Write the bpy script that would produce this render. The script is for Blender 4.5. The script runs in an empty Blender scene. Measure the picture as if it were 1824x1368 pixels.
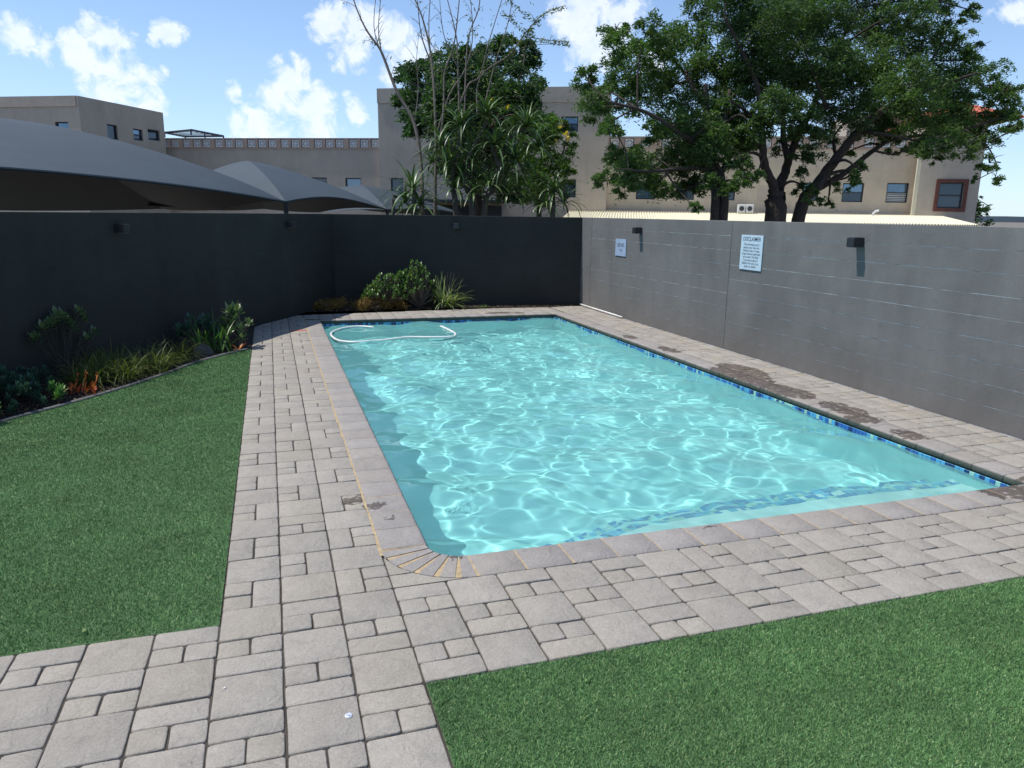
import bpy, math, random
import numpy as np
from mathutils import Vector, Matrix

R_ = random.Random(7)
NR = np.random.default_rng(11)
sc = bpy.context.scene
COL = sc.collection

# ------------------------------------------------------------------ camera
CAM = Vector((-0.8552, -4.1254, 2.0533))
FW = Vector((0.30015649, 0.92745227, -0.22302102))
RT = Vector((0.95230212, -0.30483624, 0.01398344))
UP = Vector((0.05501592, 0.21658061, 0.97471334))
cd = bpy.data.cameras.new('camera'); cam = bpy.data.objects.new('camera', cd); COL.objects.link(cam)
cd.sensor_width = 36.0; cd.lens = 1324.7 / 1824 * 36; cd.clip_start = 0.05; cd.clip_end = 9000
mw = Matrix((RT, UP, -FW)).transposed().to_4x4(); mw.translation = CAM
cam.matrix_world = mw
sc.camera = cam

# ------------------------------------------------------------------ light, sky, exposure
SUN_TRAVEL = Vector((0.88, -0.36, -2.0)).normalized()
el = math.asin(-SUN_TRAVEL.z)
az = math.atan2(-SUN_TRAVEL.x, -SUN_TRAVEL.y)          # compass-like angle from +Y towards +X
sd = bpy.data.lights.new('sun', 'SUN'); sd.energy = 3.7; sd.angle = math.radians(0.5); sd.color = (1.0, 0.965, 0.915)
sun = bpy.data.objects.new('sun', sd); COL.objects.link(sun)
sun.rotation_euler = SUN_TRAVEL.to_track_quat('-Z', 'Y').to_euler()
sd.cycles.is_caustics_light = True
sc.cycles.caustics_refractive = True
sc.cycles.caustics_reflective = False
sc.cycles.max_bounces = 10; sc.cycles.transparent_max_bounces = 12; sc.cycles.transmission_bounces = 8
sc.cycles.sample_clamp_indirect = 6
sc.view_settings.view_transform = 'Standard'; sc.view_settings.look = 'None'
sc.view_settings.exposure = 0.32; sc.view_settings.gamma = 1.0; sc.view_settings.use_curve_mapping = False


def ray(px, py):
    return (FW + RT * ((px - 912) / 1324.7) - UP * ((py - 684) / 1324.7))


def at(px, py, d):                                      # point at depth d metres along the view axis
    return CAM + ray(px, py) * d


def onz(px, py, z=0.0):
    r = ray(px, py); return CAM + r * ((z - CAM.z) / r.z)


def onplane(px, py, o, n):
    r = ray(px, py); return CAM + r * ((o - CAM).dot(n) / r.dot(n))


world = bpy.data.worlds.new('World'); sc.world = world; world.use_nodes = True
wt = world.node_tree; N = wt.nodes; LK = wt.links
bg = N['Background']; bg.inputs[1].default_value = 1.0
sky = N.new('ShaderNodeTexSky'); sky.sky_type = 'NISHITA'; sky.sun_disc = False
sky.sun_elevation = el; sky.sun_rotation = az; sky.altitude = 1400; sky.air_density = 1.0; sky.dust_density = 0.6; sky.ozone_density = 1.6


def nd(t, k, **kw):
    n = t.nodes.new(k)
    for a, v in kw.items(): setattr(n, a, v)
    return n


def mth(t, op, a, b=None, c=None, clamp=False):
    n = t.nodes.new('ShaderNodeMath'); n.operation = op; n.use_clamp = clamp
    for i, v in enumerate((a, b, c)):
        if v is None: continue
        if isinstance(v, (int, float)): n.inputs[i].default_value = v
        else: t.links.new(v, n.inputs[i])
    return n.outputs[0]


def vmth(t, op, a, b=None):
    n = t.nodes.new('ShaderNodeVectorMath'); n.operation = op
    for i, v in enumerate((a, b)):
        if v is None: continue
        if isinstance(v, (tuple, Vector)): n.inputs[i].default_value = tuple(v)
        else: t.links.new(v, n.inputs[i])
    return n.outputs['Value'] if op in ('DOT_PRODUCT', 'DISTANCE', 'LENGTH') else n.outputs['Vector']


def mixc(t, fac, a, b, blend='MIX'):
    n = t.nodes.new('ShaderNodeMix'); n.data_type = 'RGBA'; n.blend_type = blend
    for s, v in ((n.inputs[0], fac), (n.inputs[6], a), (n.inputs[7], b)):
        if isinstance(v, (int, float)): s.default_value = v
        elif isinstance(v, tuple): s.default_value = (*v[:3], 1)
        else: t.links.new(v, s)
    return n.outputs[2]


def ramp(t, fac, stops, interp='LINEAR'):
    n = t.nodes.new('ShaderNodeValToRGB'); n.color_ramp.interpolation = interp
    e = n.color_ramp.elements
    while len(e) < len(stops): e.new(0.5)
    for el_, (p, c) in zip(e, stops):
        el_.position = p; el_.color = (*c[:3], 1) if isinstance(c, tuple) else (c, c, c, 1)
    t.links.new(fac, n.inputs[0])
    return n.outputs[0]


def noise(t, vec, scale, detail=4, rough=0.5, dist=0.0):
    n = t.nodes.new('ShaderNodeTexNoise'); n.inputs['Scale'].default_value = scale
    n.inputs['Detail'].default_value = detail; n.inputs['Roughness'].default_value = rough
    n.inputs['Distortion'].default_value = dist
    if vec is not None: t.links.new(vec, n.inputs['Vector'])
    return n.outputs['Fac'], n.outputs['Color']


# clouds: directions of the cumulus heaps over the roofs, broken up by noise, scattered smaller ones elsewhere
tc = nd(wt, 'ShaderNodeTexCoord'); gen = tc.outputs['Generated']
# noise on a flattened dome so clouds stretch level near the horizon
sep = nd(wt, 'ShaderNodeSeparateXYZ'); LK.new(gen, sep.inputs[0])
warpf, warpc = noise(wt, gen, 9.0, 5, 0.6)
wv = vmth(wt, 'SCALE', vmth(wt, 'SUBTRACT', warpc, (0.5, 0.5, 0.5))); wv.node.inputs['Scale'].default_value = 0.085
gw = vmth(wt, 'ADD', gen, wv)
CL = [(210, 60, 46, 1.0), (165, 40, 26, .9), (235, 100, 30, .6), (312, 62, 32, 1.0), (75, 95, 30, .7), (150, 105, 45, .8), (225, 130, 45, .8),
      (270, 140, 30, .7), (200, 170, 50, .8), (265, 185, 36, .7), (300, 130, 16, .6), (10, 70, 40, .85), (420, 162, 16, .75), (505, 105, 20, .9),
      (530, 145, 48, 1.1), (560, 185, 50, .9), (490, 180, 40, .8), (640, 195, 32, .85), (470, 225, 60, .85), (420, 222, 36, .8), (570, 222, 50, .8),
      (600, 50, 40, 1.0), (650, 50, 48, 1.0), (700, 60, 48, .9), (640, 95, 45, .7), (740, 100, 50, .9), (700, 140, 30, .7),
      (1030, 30, 50, 1.0), (1085, 60, 50, 1.1), (1050, 90, 50, 1.0), (1010, 5, 30, .9), (1120, 20, 40, .9), (1790, 40, 34, .75), (1150, 110, 40, .7)]
acc = None
for (x, y, r, a) in CL:
    d = ray(x, y).normalized(); ang = r * .76 / 1324.7
    g = mth(wt, 'SUBTRACT', 1.0, mth(wt, 'DIVIDE', vmth(wt, 'DISTANCE', vmth(wt, 'NORMALIZE', gw), tuple(d)), ang * 1.25))
    g = mth(wt, 'MULTIPLY', mth(wt, 'MAXIMUM', g, 0.0), a)
    acc = g if acc is None else mth(wt, 'MAXIMUM', acc, g)
n1, _ = noise(wt, gen, 38.0, 9, 0.66, 0.5)
n2, _ = noise(wt, gen, 3.4, 6, 0.6, 0.4)
blob = mth(wt, 'ADD', mth(wt, 'MULTIPLY', acc, 0.95), mth(wt, 'MULTIPLY', mth(wt, 'SUBTRACT', n1, 0.5), 2.0))
blob = mth(wt, 'MULTIPLY', mth(wt, 'MULTIPLY', mth(wt, 'SUBTRACT', blob, 0.10), 2.2, clamp=True), mth(wt, 'MULTIPLY', acc, 7.0, clamp=True))
# the rest of the sky (outside a cone round the view) gets loose scattered clouds of the same kind
cone = mth(wt, 'MULTIPLY', mth(wt, 'SUBTRACT', 0.80, vmth(wt, 'DOT_PRODUCT', gen, tuple(ray(912, 120).normalized()))), 6.0, clamp=True)
loose = mth(wt, 'MULTIPLY', mth(wt, 'MULTIPLY', mth(wt, 'SUBTRACT', n2, 0.56), 9.0, clamp=True), cone)
cf = mth(wt, 'MAXIMUM', mth(wt, 'MULTIPLY', blob, 0.74), mth(wt, 'MULTIPLY', loose, 0.8))
cf = mth(wt, 'MULTIPLY', cf, mth(wt, 'MULTIPLY', sep.outputs['Z'], 60.0, clamp=True))
skyc = mixc(wt, 1.0, sky.outputs[0], (0.118, 0.130, 0.142), 'MULTIPLY')
# thin horizon haze
hz = mth(wt, 'POWER', mth(wt, 'SUBTRACT', 1.0, mth(wt, 'ABSOLUTE', sep.outputs['Z'], clamp=True)), 4.5)
skyc = mixc(wt, mth(wt, 'MULTIPLY', hz, 0.52), skyc, (0.50, 0.64, 0.86))
cshade = ramp(wt, n1, [(0.30, (0.72, 0.80, 0.92)), (0.66, (0.90, 0.93, 0.98))])
out = mixc(wt, cf, skyc, cshade)
LK.new(out, bg.inputs[0])

# ------------------------------------------------------------------ helpers
def tag(o, label=None, cat=None, group=None, kind=None):
    if label: o['label'] = label
    if cat: o['category'] = cat
    if group: o['group'] = group
    if kind: o['kind'] = kind
    return o


def empty(name, loc, rz=0.0):
    o = bpy.data.objects.new(name, None); COL.objects.link(o); o.location = loc; o.rotation_euler = (0, 0, rz)
    o.empty_display_size = 0.1
    return o


class MB:
    def __init__(s): s.v = []; s.f = []; s.m = []; s.mi = 0

    def add(s, vs, fs):
        b = len(s.v); s.v.extend([tuple(v) for v in vs])
        for f in fs: s.f.append([b + i for i in f]); s.m.append(s.mi)

    def box(s, x0, x1, y0, y1, z0, z1):
        s.obox(Vector(((x0 + x1) / 2, (y0 + y1) / 2, (z0 + z1) / 2)), Vector(((x1 - x0) / 2, 0, 0)), Vector((0, (y1 - y0) / 2, 0)), Vector((0, 0, (z1 - z0) / 2)))

    def obox(s, c, a, b, d):
        vs = [c + a * i + b * j + d * k for k in (-1, 1) for j in (-1, 1) for i in (-1, 1)]
        fs = [(0, 2, 3, 1), (4, 5, 7, 6), (0, 1, 5, 4), (2, 6, 7, 3), (0, 4, 6, 2), (1, 3, 7, 5)]
        if a.cross(b).dot(d) < 0: fs = [f[::-1] for f in fs]
        s.add(vs, fs)

    def bbox(s, c, a, b, d, w):                      # box with chamfered edges on the +d side
        A = a.normalized() * w; B = b.normalized() * w; D = d.normalized() * w
        lo = [c - a - b - d, c + a - b - d, c + a + b - d, c - a + b - d]
        mi = [p + d * 2 - D for p in lo]
        up = [c + d - a + A - b + B, c + d + a - A - b + B, c + d + a - A + b - B, c + d - a + A + b - B]
        vs = lo + mi + up; fs = [(3, 2, 1, 0), (8, 9, 10, 11)]
        for i in range(4):
            j = (i + 1) % 4; fs += [(i, j, j + 4, i + 4), (i + 4, j + 4, j + 8, i + 8)]
        if a.cross(b).dot(d) < 0: fs = [f[::-1] for f in fs]
        s.add(vs, fs)

    def tube(s, pts, rad, n=7, cap=True):
        pts = [Vector(p) for p in pts]
        if isinstance(rad, (int, float)): rad = [rad] * len(pts)
        vs = []; fs = []
        ref = Vector((0.31, 0.2, 0.93))
        for i, p in enumerate(pts):
            t = (pts[min(i + 1, len(pts) - 1)] - pts[max(i - 1, 0)])
            if t.length < 1e-9: t = Vector((0, 0, 1))
            t.normalize()
            u = t.cross(ref)
            if u.length < 0.05: u = t.cross(Vector((1, 0, 0)))
            u.normalize(); w = t.cross(u)
            for k in range(n):
                a = 2 * math.pi * k / n
                vs.append(p + (u * math.cos(a) + w * math.sin(a)) * rad[i])
        for i in range(len(pts) - 1):
            for k in range(n):
                k2 = (k + 1) % n
                fs.append((i * n + k, i * n + k2, (i + 1) * n + k2, (i + 1) * n + k))
        if cap: fs.append(tuple(range(n))[::-1]); fs.append(tuple((len(pts) - 1) * n + k for k in range(n)))
        s.add(vs, fs)

    def prism(s, poly, z0, z1):                       # poly counter-clockwise (x,y)
        n = len(poly)
        vs = [(x, y, z0) for x, y in poly] + [(x, y, z1) for x, y in poly]
        fs = [tuple(range(n))[::-1], tuple(range(n, 2 * n))] + [(i, (i + 1) % n, (i + 1) % n + n, i + n) for i in range(n)]
        s.add(vs, fs)

    def mesh(s, name, mats, smooth=False):
        me = bpy.data.meshes.new(name); me.from_pydata(s.v, [], s.f)
        for m in (mats if isinstance(mats, (list, tuple)) else [mats]): me.materials.append(m)
        if isinstance(mats, (list, tuple)) and len(mats) > 1: me.polygons.foreach_set('material_index', s.m)
        if smooth: me.shade_smooth()
        me.update(); return me

    def build(s, name, mats, parent=None, smooth=False, origin=None):
        if origin is not None:
            o_ = Vector(origin); s.v = [tuple(Vector(v) - o_) for v in s.v]
        me = s.mesh(name, mats, smooth)
        o = bpy.data.objects.new(name, me); COL.objects.link(o)
        if parent is not None: o.parent = parent
        if origin is not None:
            o.location = o_ if parent is None else o_
        return o


def inst(name, me, loc, rz=0.0, parent=None, scale=None):
    o = bpy.data.objects.new(name, me); COL.objects.link(o); o.location = loc; o.rotation_euler = (0, 0, rz)
    if parent is not None: o.parent = parent
    if scale: o.scale = scale
    return o


def raw_mesh(name, V, F, mats, parent=None, smooth=False, midx=None):
    """V (n,3) numpy, F (m,k) numpy of equal k"""
    me = bpy.data.meshes.new(name); k = F.shape[1]
    me.vertices.add(len(V)); me.vertices.foreach_set('co', np.asarray(V, dtype=np.float32).ravel())
    me.loops.add(F.size); me.loops.foreach_set('vertex_index', F.astype(np.int32).ravel())
    me.polygons.add(len(F)); me.polygons.foreach_set('loop_start', np.arange(0, F.size, k, dtype=np.int32))
    me.polygons.foreach_set('loop_total', np.full(len(F), k, dtype=np.int32))
    for m in (mats if isinstance(mats, (list, tuple)) else [mats]): me.materials.append(m)
    if midx is not None: me.polygons.foreach_set('material_index', midx.astype(np.int32))
    me.update(calc_edges=True)
    if smooth: me.shade_smooth()
    o = bpy.data.objects.new(name, me); COL.objects.link(o)
    if parent is not None: o.parent = parent
    return o


# ------------------------------------------------------------------ materials
def newmat(name):
    m = bpy.data.materials.new(name); m.use_nodes = True
    t = m.node_tree; b = t.nodes['Principled BSDF']
    return m, t, b


def wpos(t):
    return t.nodes.new('ShaderNodeNewGeometry').outputs['Position']


def plain(name, col, rough=0.6, metal=0.0, var=0.12, scale=8.0, bump=0.0, bscale=60.0, spec=0.5):
    m, t, b = newmat(name); p = wpos(t)
    f, _ = noise(t, p, scale, 5, 0.6)
    lo = tuple(c * (1 - var) for c in col); hi = tuple(min(1, c * (1 + var)) for c in col)
    t.links.new(ramp(t, f, [(0.3, lo), (0.7, hi)]), b.inputs['Base Color'])
    b.inputs['Roughness'].default_value = rough; b.inputs['Metallic'].default_value = metal
    b.inputs['Specular IOR Level'].default_value = spec
    if bump:
        g, _ = noise(t, p, bscale, 4, 0.6)
        bn = nd(t, 'ShaderNodeBump'); bn.inputs['Strength'].default_value = 1.0; bn.inputs['Distance'].default_value = bump
        t.links.new(g, bn.inputs['Height']); t.links.new(bn.outputs[0], b.inputs['Normal'])
    return m


def stone_mat(name, base, tint, wet=True, algae=False):
    m, t, b = newmat(name); p = wpos(t)
    oi = nd(t, 'ShaderNodeObjectInfo')
    off = vmth(t, 'SCALE', oi.outputs['Location']); off.node.inputs['Scale'].default_value = 3.7
    q = vmth(t, 'ADD', p, off)
    f1, _ = noise(t, q, 5.0, 5, 0.6, 0.3)
    f2, _ = noise(t, q, 90.0, 5, 0.7)
    f3, _ = noise(t, q, 420.0, 2, 0.6)
    c = mixc(t, ramp(t, f1, [(0.35, 0.0), (0.7, 1.0)]), base, tint)
    rv = mth(t, 'ADD', 0.91, mth(t, 'MULTIPLY', oi.outputs['Random'], 0.15))
    c = mixc(t, 1.0, c, nd_comb(t, rv), 'MULTIPLY')
    # a few stones are a touch yellower or pinker
    c = mixc(t, mth(t, 'MULTIPLY', mth(t, 'GREATER_THAN', mth(t, 'FRACT', mth(t, 'MULTIPLY', oi.outputs['Random'], 17.3)), 0.72), 0.22), c, (base[0] * 1.02, base[1] * 0.96, base[2] * 0.82))
    c = mixc(t, 1.0, c, ramp(t, f2, [(0.25, 0.78), (0.75, 1.12)]), 'MULTIPLY')
    c = mixc(t, 1.0, c, ramp(t, f3, [(0.28, 0.72), (0.6, 1.06)]), 'MULTIPLY')
    # soot-like stains on odd stones
    st = mth(t, 'MULTIPLY', ramp(t, noise(t, q, 7.0, 6, 0.7)[0], [(0.60, 0.0), (0.72, 1.0)]), 0.30)
    c = mixc(t, st, c, (0.10, 0.09, 0.085))
    rough = 0.85
    if wet:
        acc = None
        W = [(5.02, 4.15, .34, .55), (5.25, 4.45, .25, .5), (5.0, 3.55, .2, .3), (5.05, 3.15, .22, .35), (5.10, 2.35, .18, .32), (5.0, 1.95, .2, .18), (5.0, 1.35, .12, .2),
             (4.72, -.12, .42, .22), (5.0, -.25, .55, .34), (5.2, -.45, .35, .25), (4.45, -.05, .16, .1), (-.365, 1.08, .075, .10), (-.235, .92, .075, .05), (-.20, .68, .03, .02), (-.14, .70, .02, .02),
             (.14, -.035, .05, .02), (3.7, 10.95, .30, .16), (4.1, 10.85, .15, .1), (1.9, -.03, .05, .02), (5.05, 6.1, .12, .3), (5.0, 7.4, .1, .2)]
        pw = vmth(t, 'ADD', p, vmth(t, 'MULTIPLY', vmth(t, 'SUBTRACT', noise(t, p, 7.0, 6, 0.65)[1], (.5, .5, .5)), (0.30, 0.30, 0.0)))
        for (x, y, rx, ry) in W:
            dd = vmth(t, 'LENGTH', vmth(t, 'MULTIPLY', vmth(t, 'SUBTRACT', pw, (x, y, 0)), (1 / rx, 1 / ry, 0)))
            g = mth(t, 'LESS_THAN', dd, 1.0)
            acc = g if acc is None else mth(t, 'MAXIMUM', acc, g)
        sp = mth(t, 'MULTIPLY', mth(t, 'SUBTRACT', noise(t, p, 16.0, 4, 0.6)[0], 0.36), 14.0, clamp=True)
        acc = mth(t, 'MULTIPLY', acc, sp)
        wetc = mixc(t, 1.0, c, (0.38, 0.345, 0.325), 'MULTIPLY')
        c = mixc(t, acc, c, wetc)
        t.links.new(mth(t, 'SUBTRACT', 0.85, mth(t, 'MULTIPLY', acc, 0.35)), b.inputs['Roughness'])
    else:
        b.inputs['Roughness'].default_value = rough
    if algae:
        sz = nd(t, 'ShaderNodeSeparateXYZ'); t.links.new(p, sz.inputs[0])
        al = mth(t, 'MULTIPLY', mth(t, 'SUBTRACT', mth(t, 'ADD', -0.012, mth(t, 'MULTIPLY', f2, 0.012)), sz.outputs['Z']), 70.0, clamp=True)
        c = mixc(t, mth(t, 'MULTIPLY', al, 0.85), c, (0.045, 0.06, 0.045))
    t.links.new(c, b.inputs['Base Color'])
    b.inputs['Specular IOR Level'].default_value = 0.3
    hgt = mth(t, 'ADD', mth(t, 'MULTIPLY', noise(t, q, 14.0, 6, 0.65, 0.8)[0], 1.0), mth(t, 'MULTIPLY', f3, 0.12))
    # cleft edges that run across the riven faces
    vor = nd(t, 'ShaderNodeTexNoise'); vor.inputs['Scale'].default_value = 6.0; vor.inputs['Detail'].default_value = 3
    t.links.new(q, vor.inputs['Vector'])
    stp = mth(t, 'SNAP', vor.outputs['Fac'], 0.09)
    hgt = mth(t, 'ADD', hgt, mth(t, 'MULTIPLY', stp, 1.6))
    bn = nd(t, 'ShaderNodeBump'); bn.inputs['Distance'].default_value = 0.014; bn.inputs['Strength'].default_value = 1.0
    t.links.new(hgt, bn.inputs['Height']); t.links.new(bn.outputs[0], b.inputs['Normal'])
    return m


def nd_comb(t, v):
    n = t.nodes.new('ShaderNodeCombineXYZ')
    for i in range(3): t.links.new(v, n.inputs[i])
    return n.outputs[0]


M = {}
M['paver'] = stone_mat('paver_concrete', (0.385, 0.352, 0.302), (0.335, 0.304, 0.262))
M['coping'] = stone_mat('coping_concrete', (0.360, 0.330, 0.302), (0.318, 0.290, 0.266), algae=True)
M['red_paver'] = plain('red_paver', (0.42, 0.12, 0.08), 0.85, var=0.2, scale=30)
M['bedding'] = plain('bedding_sand', (0.055, 0.046, 0.036), 0.95, var=0.5, scale=6, bump=0.004, bscale=80)
M['mortar'] = plain('ochre_mortar', (0.40, 0.30, 0.17), 0.9, var=0.25, scale=20, bump=0.003, bscale=120)
M['soil'] = plain('soil', (0.028, 0.02, 0.014), 0.95, var=0.5, scale=25, bump=0.02, bscale=40)
M['kerb'] = plain('kerb_concrete', (0.10, 0.10, 0.10), 0.9, var=0.2, scale=12, bump=0.003, bscale=60)
M['outside'] = plain('outside_ground', (0.16, 0.14, 0.115), 0.95, var=0.25, scale=0.6)
M['far'] = plain('far_plain', (0.10, 0.13, 0.15), 0.95, var=0.15, scale=0.004)  # blue of the distance haze put into the base colour


def wall_mat(name, col, dirt):
    m, t, b = newmat(name); p = wpos(t)
    f1, _ = noise(t, p, 1.1, 6, 0.6, 0.4)
    ps = vmth(t, 'MULTIPLY', p, (5.0, 5.0, 0.55)); f2, _ = noise(t, ps, 1.0, 5, 0.65)
    f3, _ = noise(t, p, 55.0, 4, 0.7)
    f4, _ = noise(t, p, 4.0, 5, 0.6)
    c = mixc(t, 1.0, col, ramp(t, f1, [(0.25, 1 - dirt), (0.75, 1 + dirt)]), 'MULTIPLY')
    c = mixc(t, 1.0, c, ramp(t, f2, [(0.25, 1 - dirt * .5), (0.75, 1 + dirt * .4)]), 'MULTIPLY')
    c = mixc(t, 1.0, c, ramp(t, f3, [(0.25, 0.86), (0.75, 1.12)]), 'MULTIPLY')
    c = mixc(t, mth(t, 'MULTIPLY', ramp(t, f4, [(0.64, 0.0), (0.74, 1.0)]), 0.35), c, tuple(x * 0.45 for x in col))
    # splash dirt: browner towards the paving
    sz = nd(t, 'ShaderNodeSeparateXYZ'); t.links.new(p, sz.inputs[0])
    g = mth(t, 'SUBTRACT', 1.0, mth(t, 'DIVIDE', sz.outputs['Z'], mth(t, 'ADD', 0.25, mth(t, 'MULTIPLY', f2, 0.9))), clamp=True)
    c = mixc(t, mth(t, 'MULTIPLY', g, 0.35), c, (col[0] * 1.05, col[1] * 0.93, col[2] * 0.82))
    t.links.new(c, b.inputs['Base Color']); b.inputs['Roughness'].default_value = 0.8; b.inputs['Specular IOR Level'].default_value = 0.25
    h = mth(t, 'ADD', mth(t, 'MULTIPLY', f3, 0.3), noise(t, p, 3.0, 4, 0.5)[0])
    bn = nd(t, 'ShaderNodeBump'); bn.inputs['Distance'].default_value = 0.006
    t.links.new(h, bn.inputs['Height']); t.links.new(bn.outputs[0], b.inputs['Normal'])
    return m


M['wall_sunlit'] = wall_mat('weathered_sunlit_paint', (0.156, 0.154, 0.148), 0.20)  # weathered paint in its sunlit tone, lighter than the shaded walls
M['wall_shaded'] = wall_mat('shaded_charcoal_paint', (0.036, 0.037, 0.034), 0.20)  # charcoal made darker still, the shade of these walls put into the colour
M['joint_light'] = plain('joint_efflorescence', (0.62, 0.62, 0.60), 0.9, var=0.8, scale=6)
M['joint_dark'] = plain('dark_joint', (0.035, 0.04, 0.043), 0.9, var=0.3, scale=9)  # even dark tone of the wall joints
M['black_metal'] = plain('black_powder_coat', (0.022, 0.024, 0.028), 0.45, var=0.15)
M['dark_glass'] = plain('lamp_glass', (0.35, 0.36, 0.38), 0.25, var=0.05)
M['sign'] = plain('sign_plate', (0.50, 0.62, 0.70), 0.45, var=0.05)
M['sign_grey'] = plain('sign_plate_blue_grey', (0.33, 0.42, 0.55), 0.45, var=0.05)
M['ink'] = plain('sign_ink', (0.03, 0.035, 0.06), 0.6, var=0.05)
M['white_pvc'] = plain('white_pvc', (0.72, 0.70, 0.66), 0.45, var=0.1)
M['hose'] = plain('pool_hose', (0.75, 0.76, 0.72), 0.4, var=0.06)
M['vac'] = plain('pool_cleaner_blue', (0.02, 0.07, 0.20), 0.5, var=0.2)
M['plaster_b'] = wall_mat('beige_plaster', (0.47, 0.40, 0.32), 0.12)
M['plaster_w'] = wall_mat('warm_beige_plaster', (0.56, 0.465, 0.35), 0.12)
M['parapet'] = plain('parapet_brown', (0.40, 0.29, 0.225), 0.85, var=0.1, scale=3)
M['breeze'] = plain('breeze_block_white', (0.66, 0.64, 0.60), 0.8, var=0.06)
M['niche'] = plain('niche_dark', (0.16, 0.11, 0.09), 0.9, var=0.1)
M['frame_dark'] = plain('window_frame_dark', (0.03, 0.033, 0.04), 0.5, var=0.1)
M['frame_red'] = plain('window_surround_brown', (0.13, 0.040, 0.027), 0.7, var=0.15)
M['blind'] = plain('window_blind', (0.55, 0.56, 0.55), 0.7, var=0.08)
M['cream'] = plain('cream_strip', (0.66, 0.60, 0.44), 0.7, var=0.06)
M['tin'] = plain('cream_corrugated_sheet', (0.74, 0.70, 0.53), 0.45, var=0.06, scale=1.5)
M['red_roof'] = plain('red_roof_tiles', (0.52, 0.13, 0.07), 0.8, var=0.15, scale=2)
M['steel'] = plain('dark_steel', (0.05, 0.055, 0.065), 0.5, metal=0.3, var=0.1)
M['white_paint'] = plain('white_paint', (0.7, 0.7, 0.68), 0.5, var=0.05)
M['car_paint'] = plain('car_paint', (0.30, 0.31, 0.33), 0.25, metal=0.5, var=0.03)
M['stone'] = plain('grey_rock', (0.07, 0.066, 0.06), 0.9, var=0.3, scale=20, bump=0.01, bscale=30)
M['cap_blue'] = plain('cap_blue', (0.03, 0.05, 0.22), 0.3, var=0.05)
M['cap_white'] = plain('cap_white', (0.75, 0.77, 0.8), 0.3, var=0.03)


def glass_mat(name, col):
    m, t, b = newmat(name); p = wpos(t)
    f, _ = noise(t, p, 0.8, 3, 0.5)
    t.links.new(ramp(t, f, [(0.3, tuple(c * .6 for c in col)), (0.7, col)]), b.inputs['Base Color'])
    b.inputs['Roughness'].default_value = 0.06; b.inputs['Metallic'].default_value = 0.55; b.inputs['Specular IOR Level'].default_value = 0.8
    return m


M['pane'] = glass_mat('window_pane', (0.05, 0.075, 0.11))
M['pane_sky'] = glass_mat('window_pane_bright', (0.16, 0.26, 0.38))


def leaf_mat(name, c1, c2, rough=0.5, trans=0.45, spec=0.4):
    m, t, b = newmat(name)
    g = nd(t, 'ShaderNodeNewGeometry')
    c = ramp(t, g.outputs['Random Per Island'], [(0.0, c1), (0.6, tuple((a + b_) / 2 for a, b_ in zip(c1, c2))), (1.0, c2)])
    f, _ = noise(t, g.outputs['Position'], 1.3, 4, 0.6)
    c = mixc(t, 1.0, c, ramp(t, f, [(0.3, 0.72), (0.7, 1.2)]), 'MULTIPLY')
    t.links.new(c, b.inputs['Base Color']); b.inputs['Roughness'].default_value = rough; b.inputs['Specular IOR Level'].default_value = spec
    tr = nd(t, 'ShaderNodeBsdfTranslucent'); t.links.new(mixc(t, 1.0, c, (1.0, 1.25, 0.5), 'MULTIPLY'), tr.inputs[0])
    mx = nd(t, 'ShaderNodeMixShader'); mx.inputs[0].default_value = trans
    t.links.new(b.outputs[0], mx.inputs[1]); t.links.new(tr.outputs[0], mx.inputs[2])
    t.links.new(mx.outputs[0], t.nodes['Material Output'].inputs[0])
    return m


M['leaf_tree'] = leaf_mat('tree_leaves', (0.048, 0.10, 0.030), (0.135, 0.215, 0.055))
M['leaf_tree2'] = leaf_mat('tree_leaves_dark', (0.042, 0.088, 0.030), (0.115, 0.185, 0.052))
M['leaf_dense'] = leaf_mat('dense_tree_leaves', (0.028, 0.07, 0.03), (0.07, 0.13, 0.04))
M['leaf_yellow'] = leaf_mat('flowering_bush_leaves', (0.05, 0.12, 0.02), (0.14, 0.22, 0.04))
M['leaf_sparse'] = leaf_mat('sparse_leaves', (0.10, 0.13, 0.06), (0.22, 0.25, 0.10))
M['petal'] = leaf_mat('yellow_petals', (0.7, 0.42, 0.02), (0.8, 0.55, 0.05))
M['aloe'] = leaf_mat('aloe_leaves', (0.05, 0.105, 0.03), (0.13, 0.20, 0.06), 0.4, 0.12, 0.5)
M['jade'] = leaf_mat('jade_leaves', (0.085, 0.17, 0.035), (0.20, 0.31, 0.08), 0.3, 0.1, 0.6)
M['strap'] = leaf_mat('variegated_leaves', (0.14, 0.22, 0.06), (0.42, 0.46, 0.20), 0.4, 0.25)
M['tuft'] = leaf_mat('grass_tuft_leaves', (0.05, 0.085, 0.018), (0.24, 0.26, 0.07), 0.45, 0.3)
M['lily'] = leaf_mat('lily_leaves', (0.06, 0.14, 0.03), (0.16, 0.28, 0.06), 0.35, 0.3)
M['broad'] = leaf_mat('broad_leaves', (0.07, 0.12, 0.05), (0.20, 0.25, 0.13), 0.4, 0.2)
M['rusty'] = leaf_mat('rust_groundcover', (0.15, 0.06, 0.018), (0.34, 0.24, 0.05), 0.6, 0.2)
M['redleaf'] = leaf_mat('red_succulent', (0.55, 0.05, 0.02), (0.75, 0.28, 0.06), 0.35, 0.15)
M['blue_succ'] = leaf_mat('blue_green_succulent', (0.035, 0.085, 0.06), (0.08, 0.16, 0.10), 0.4, 0.1)
M['green_succ'] = leaf_mat('green_succulent', (0.10, 0.22, 0.05), (0.20, 0.36, 0.10), 0.4, 0.1)
M['bark'] = plain('dark_bark', (0.045, 0.034, 0.026), 0.95, var=0.35, scale=12, bump=0.02, bscale=14)
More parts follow.
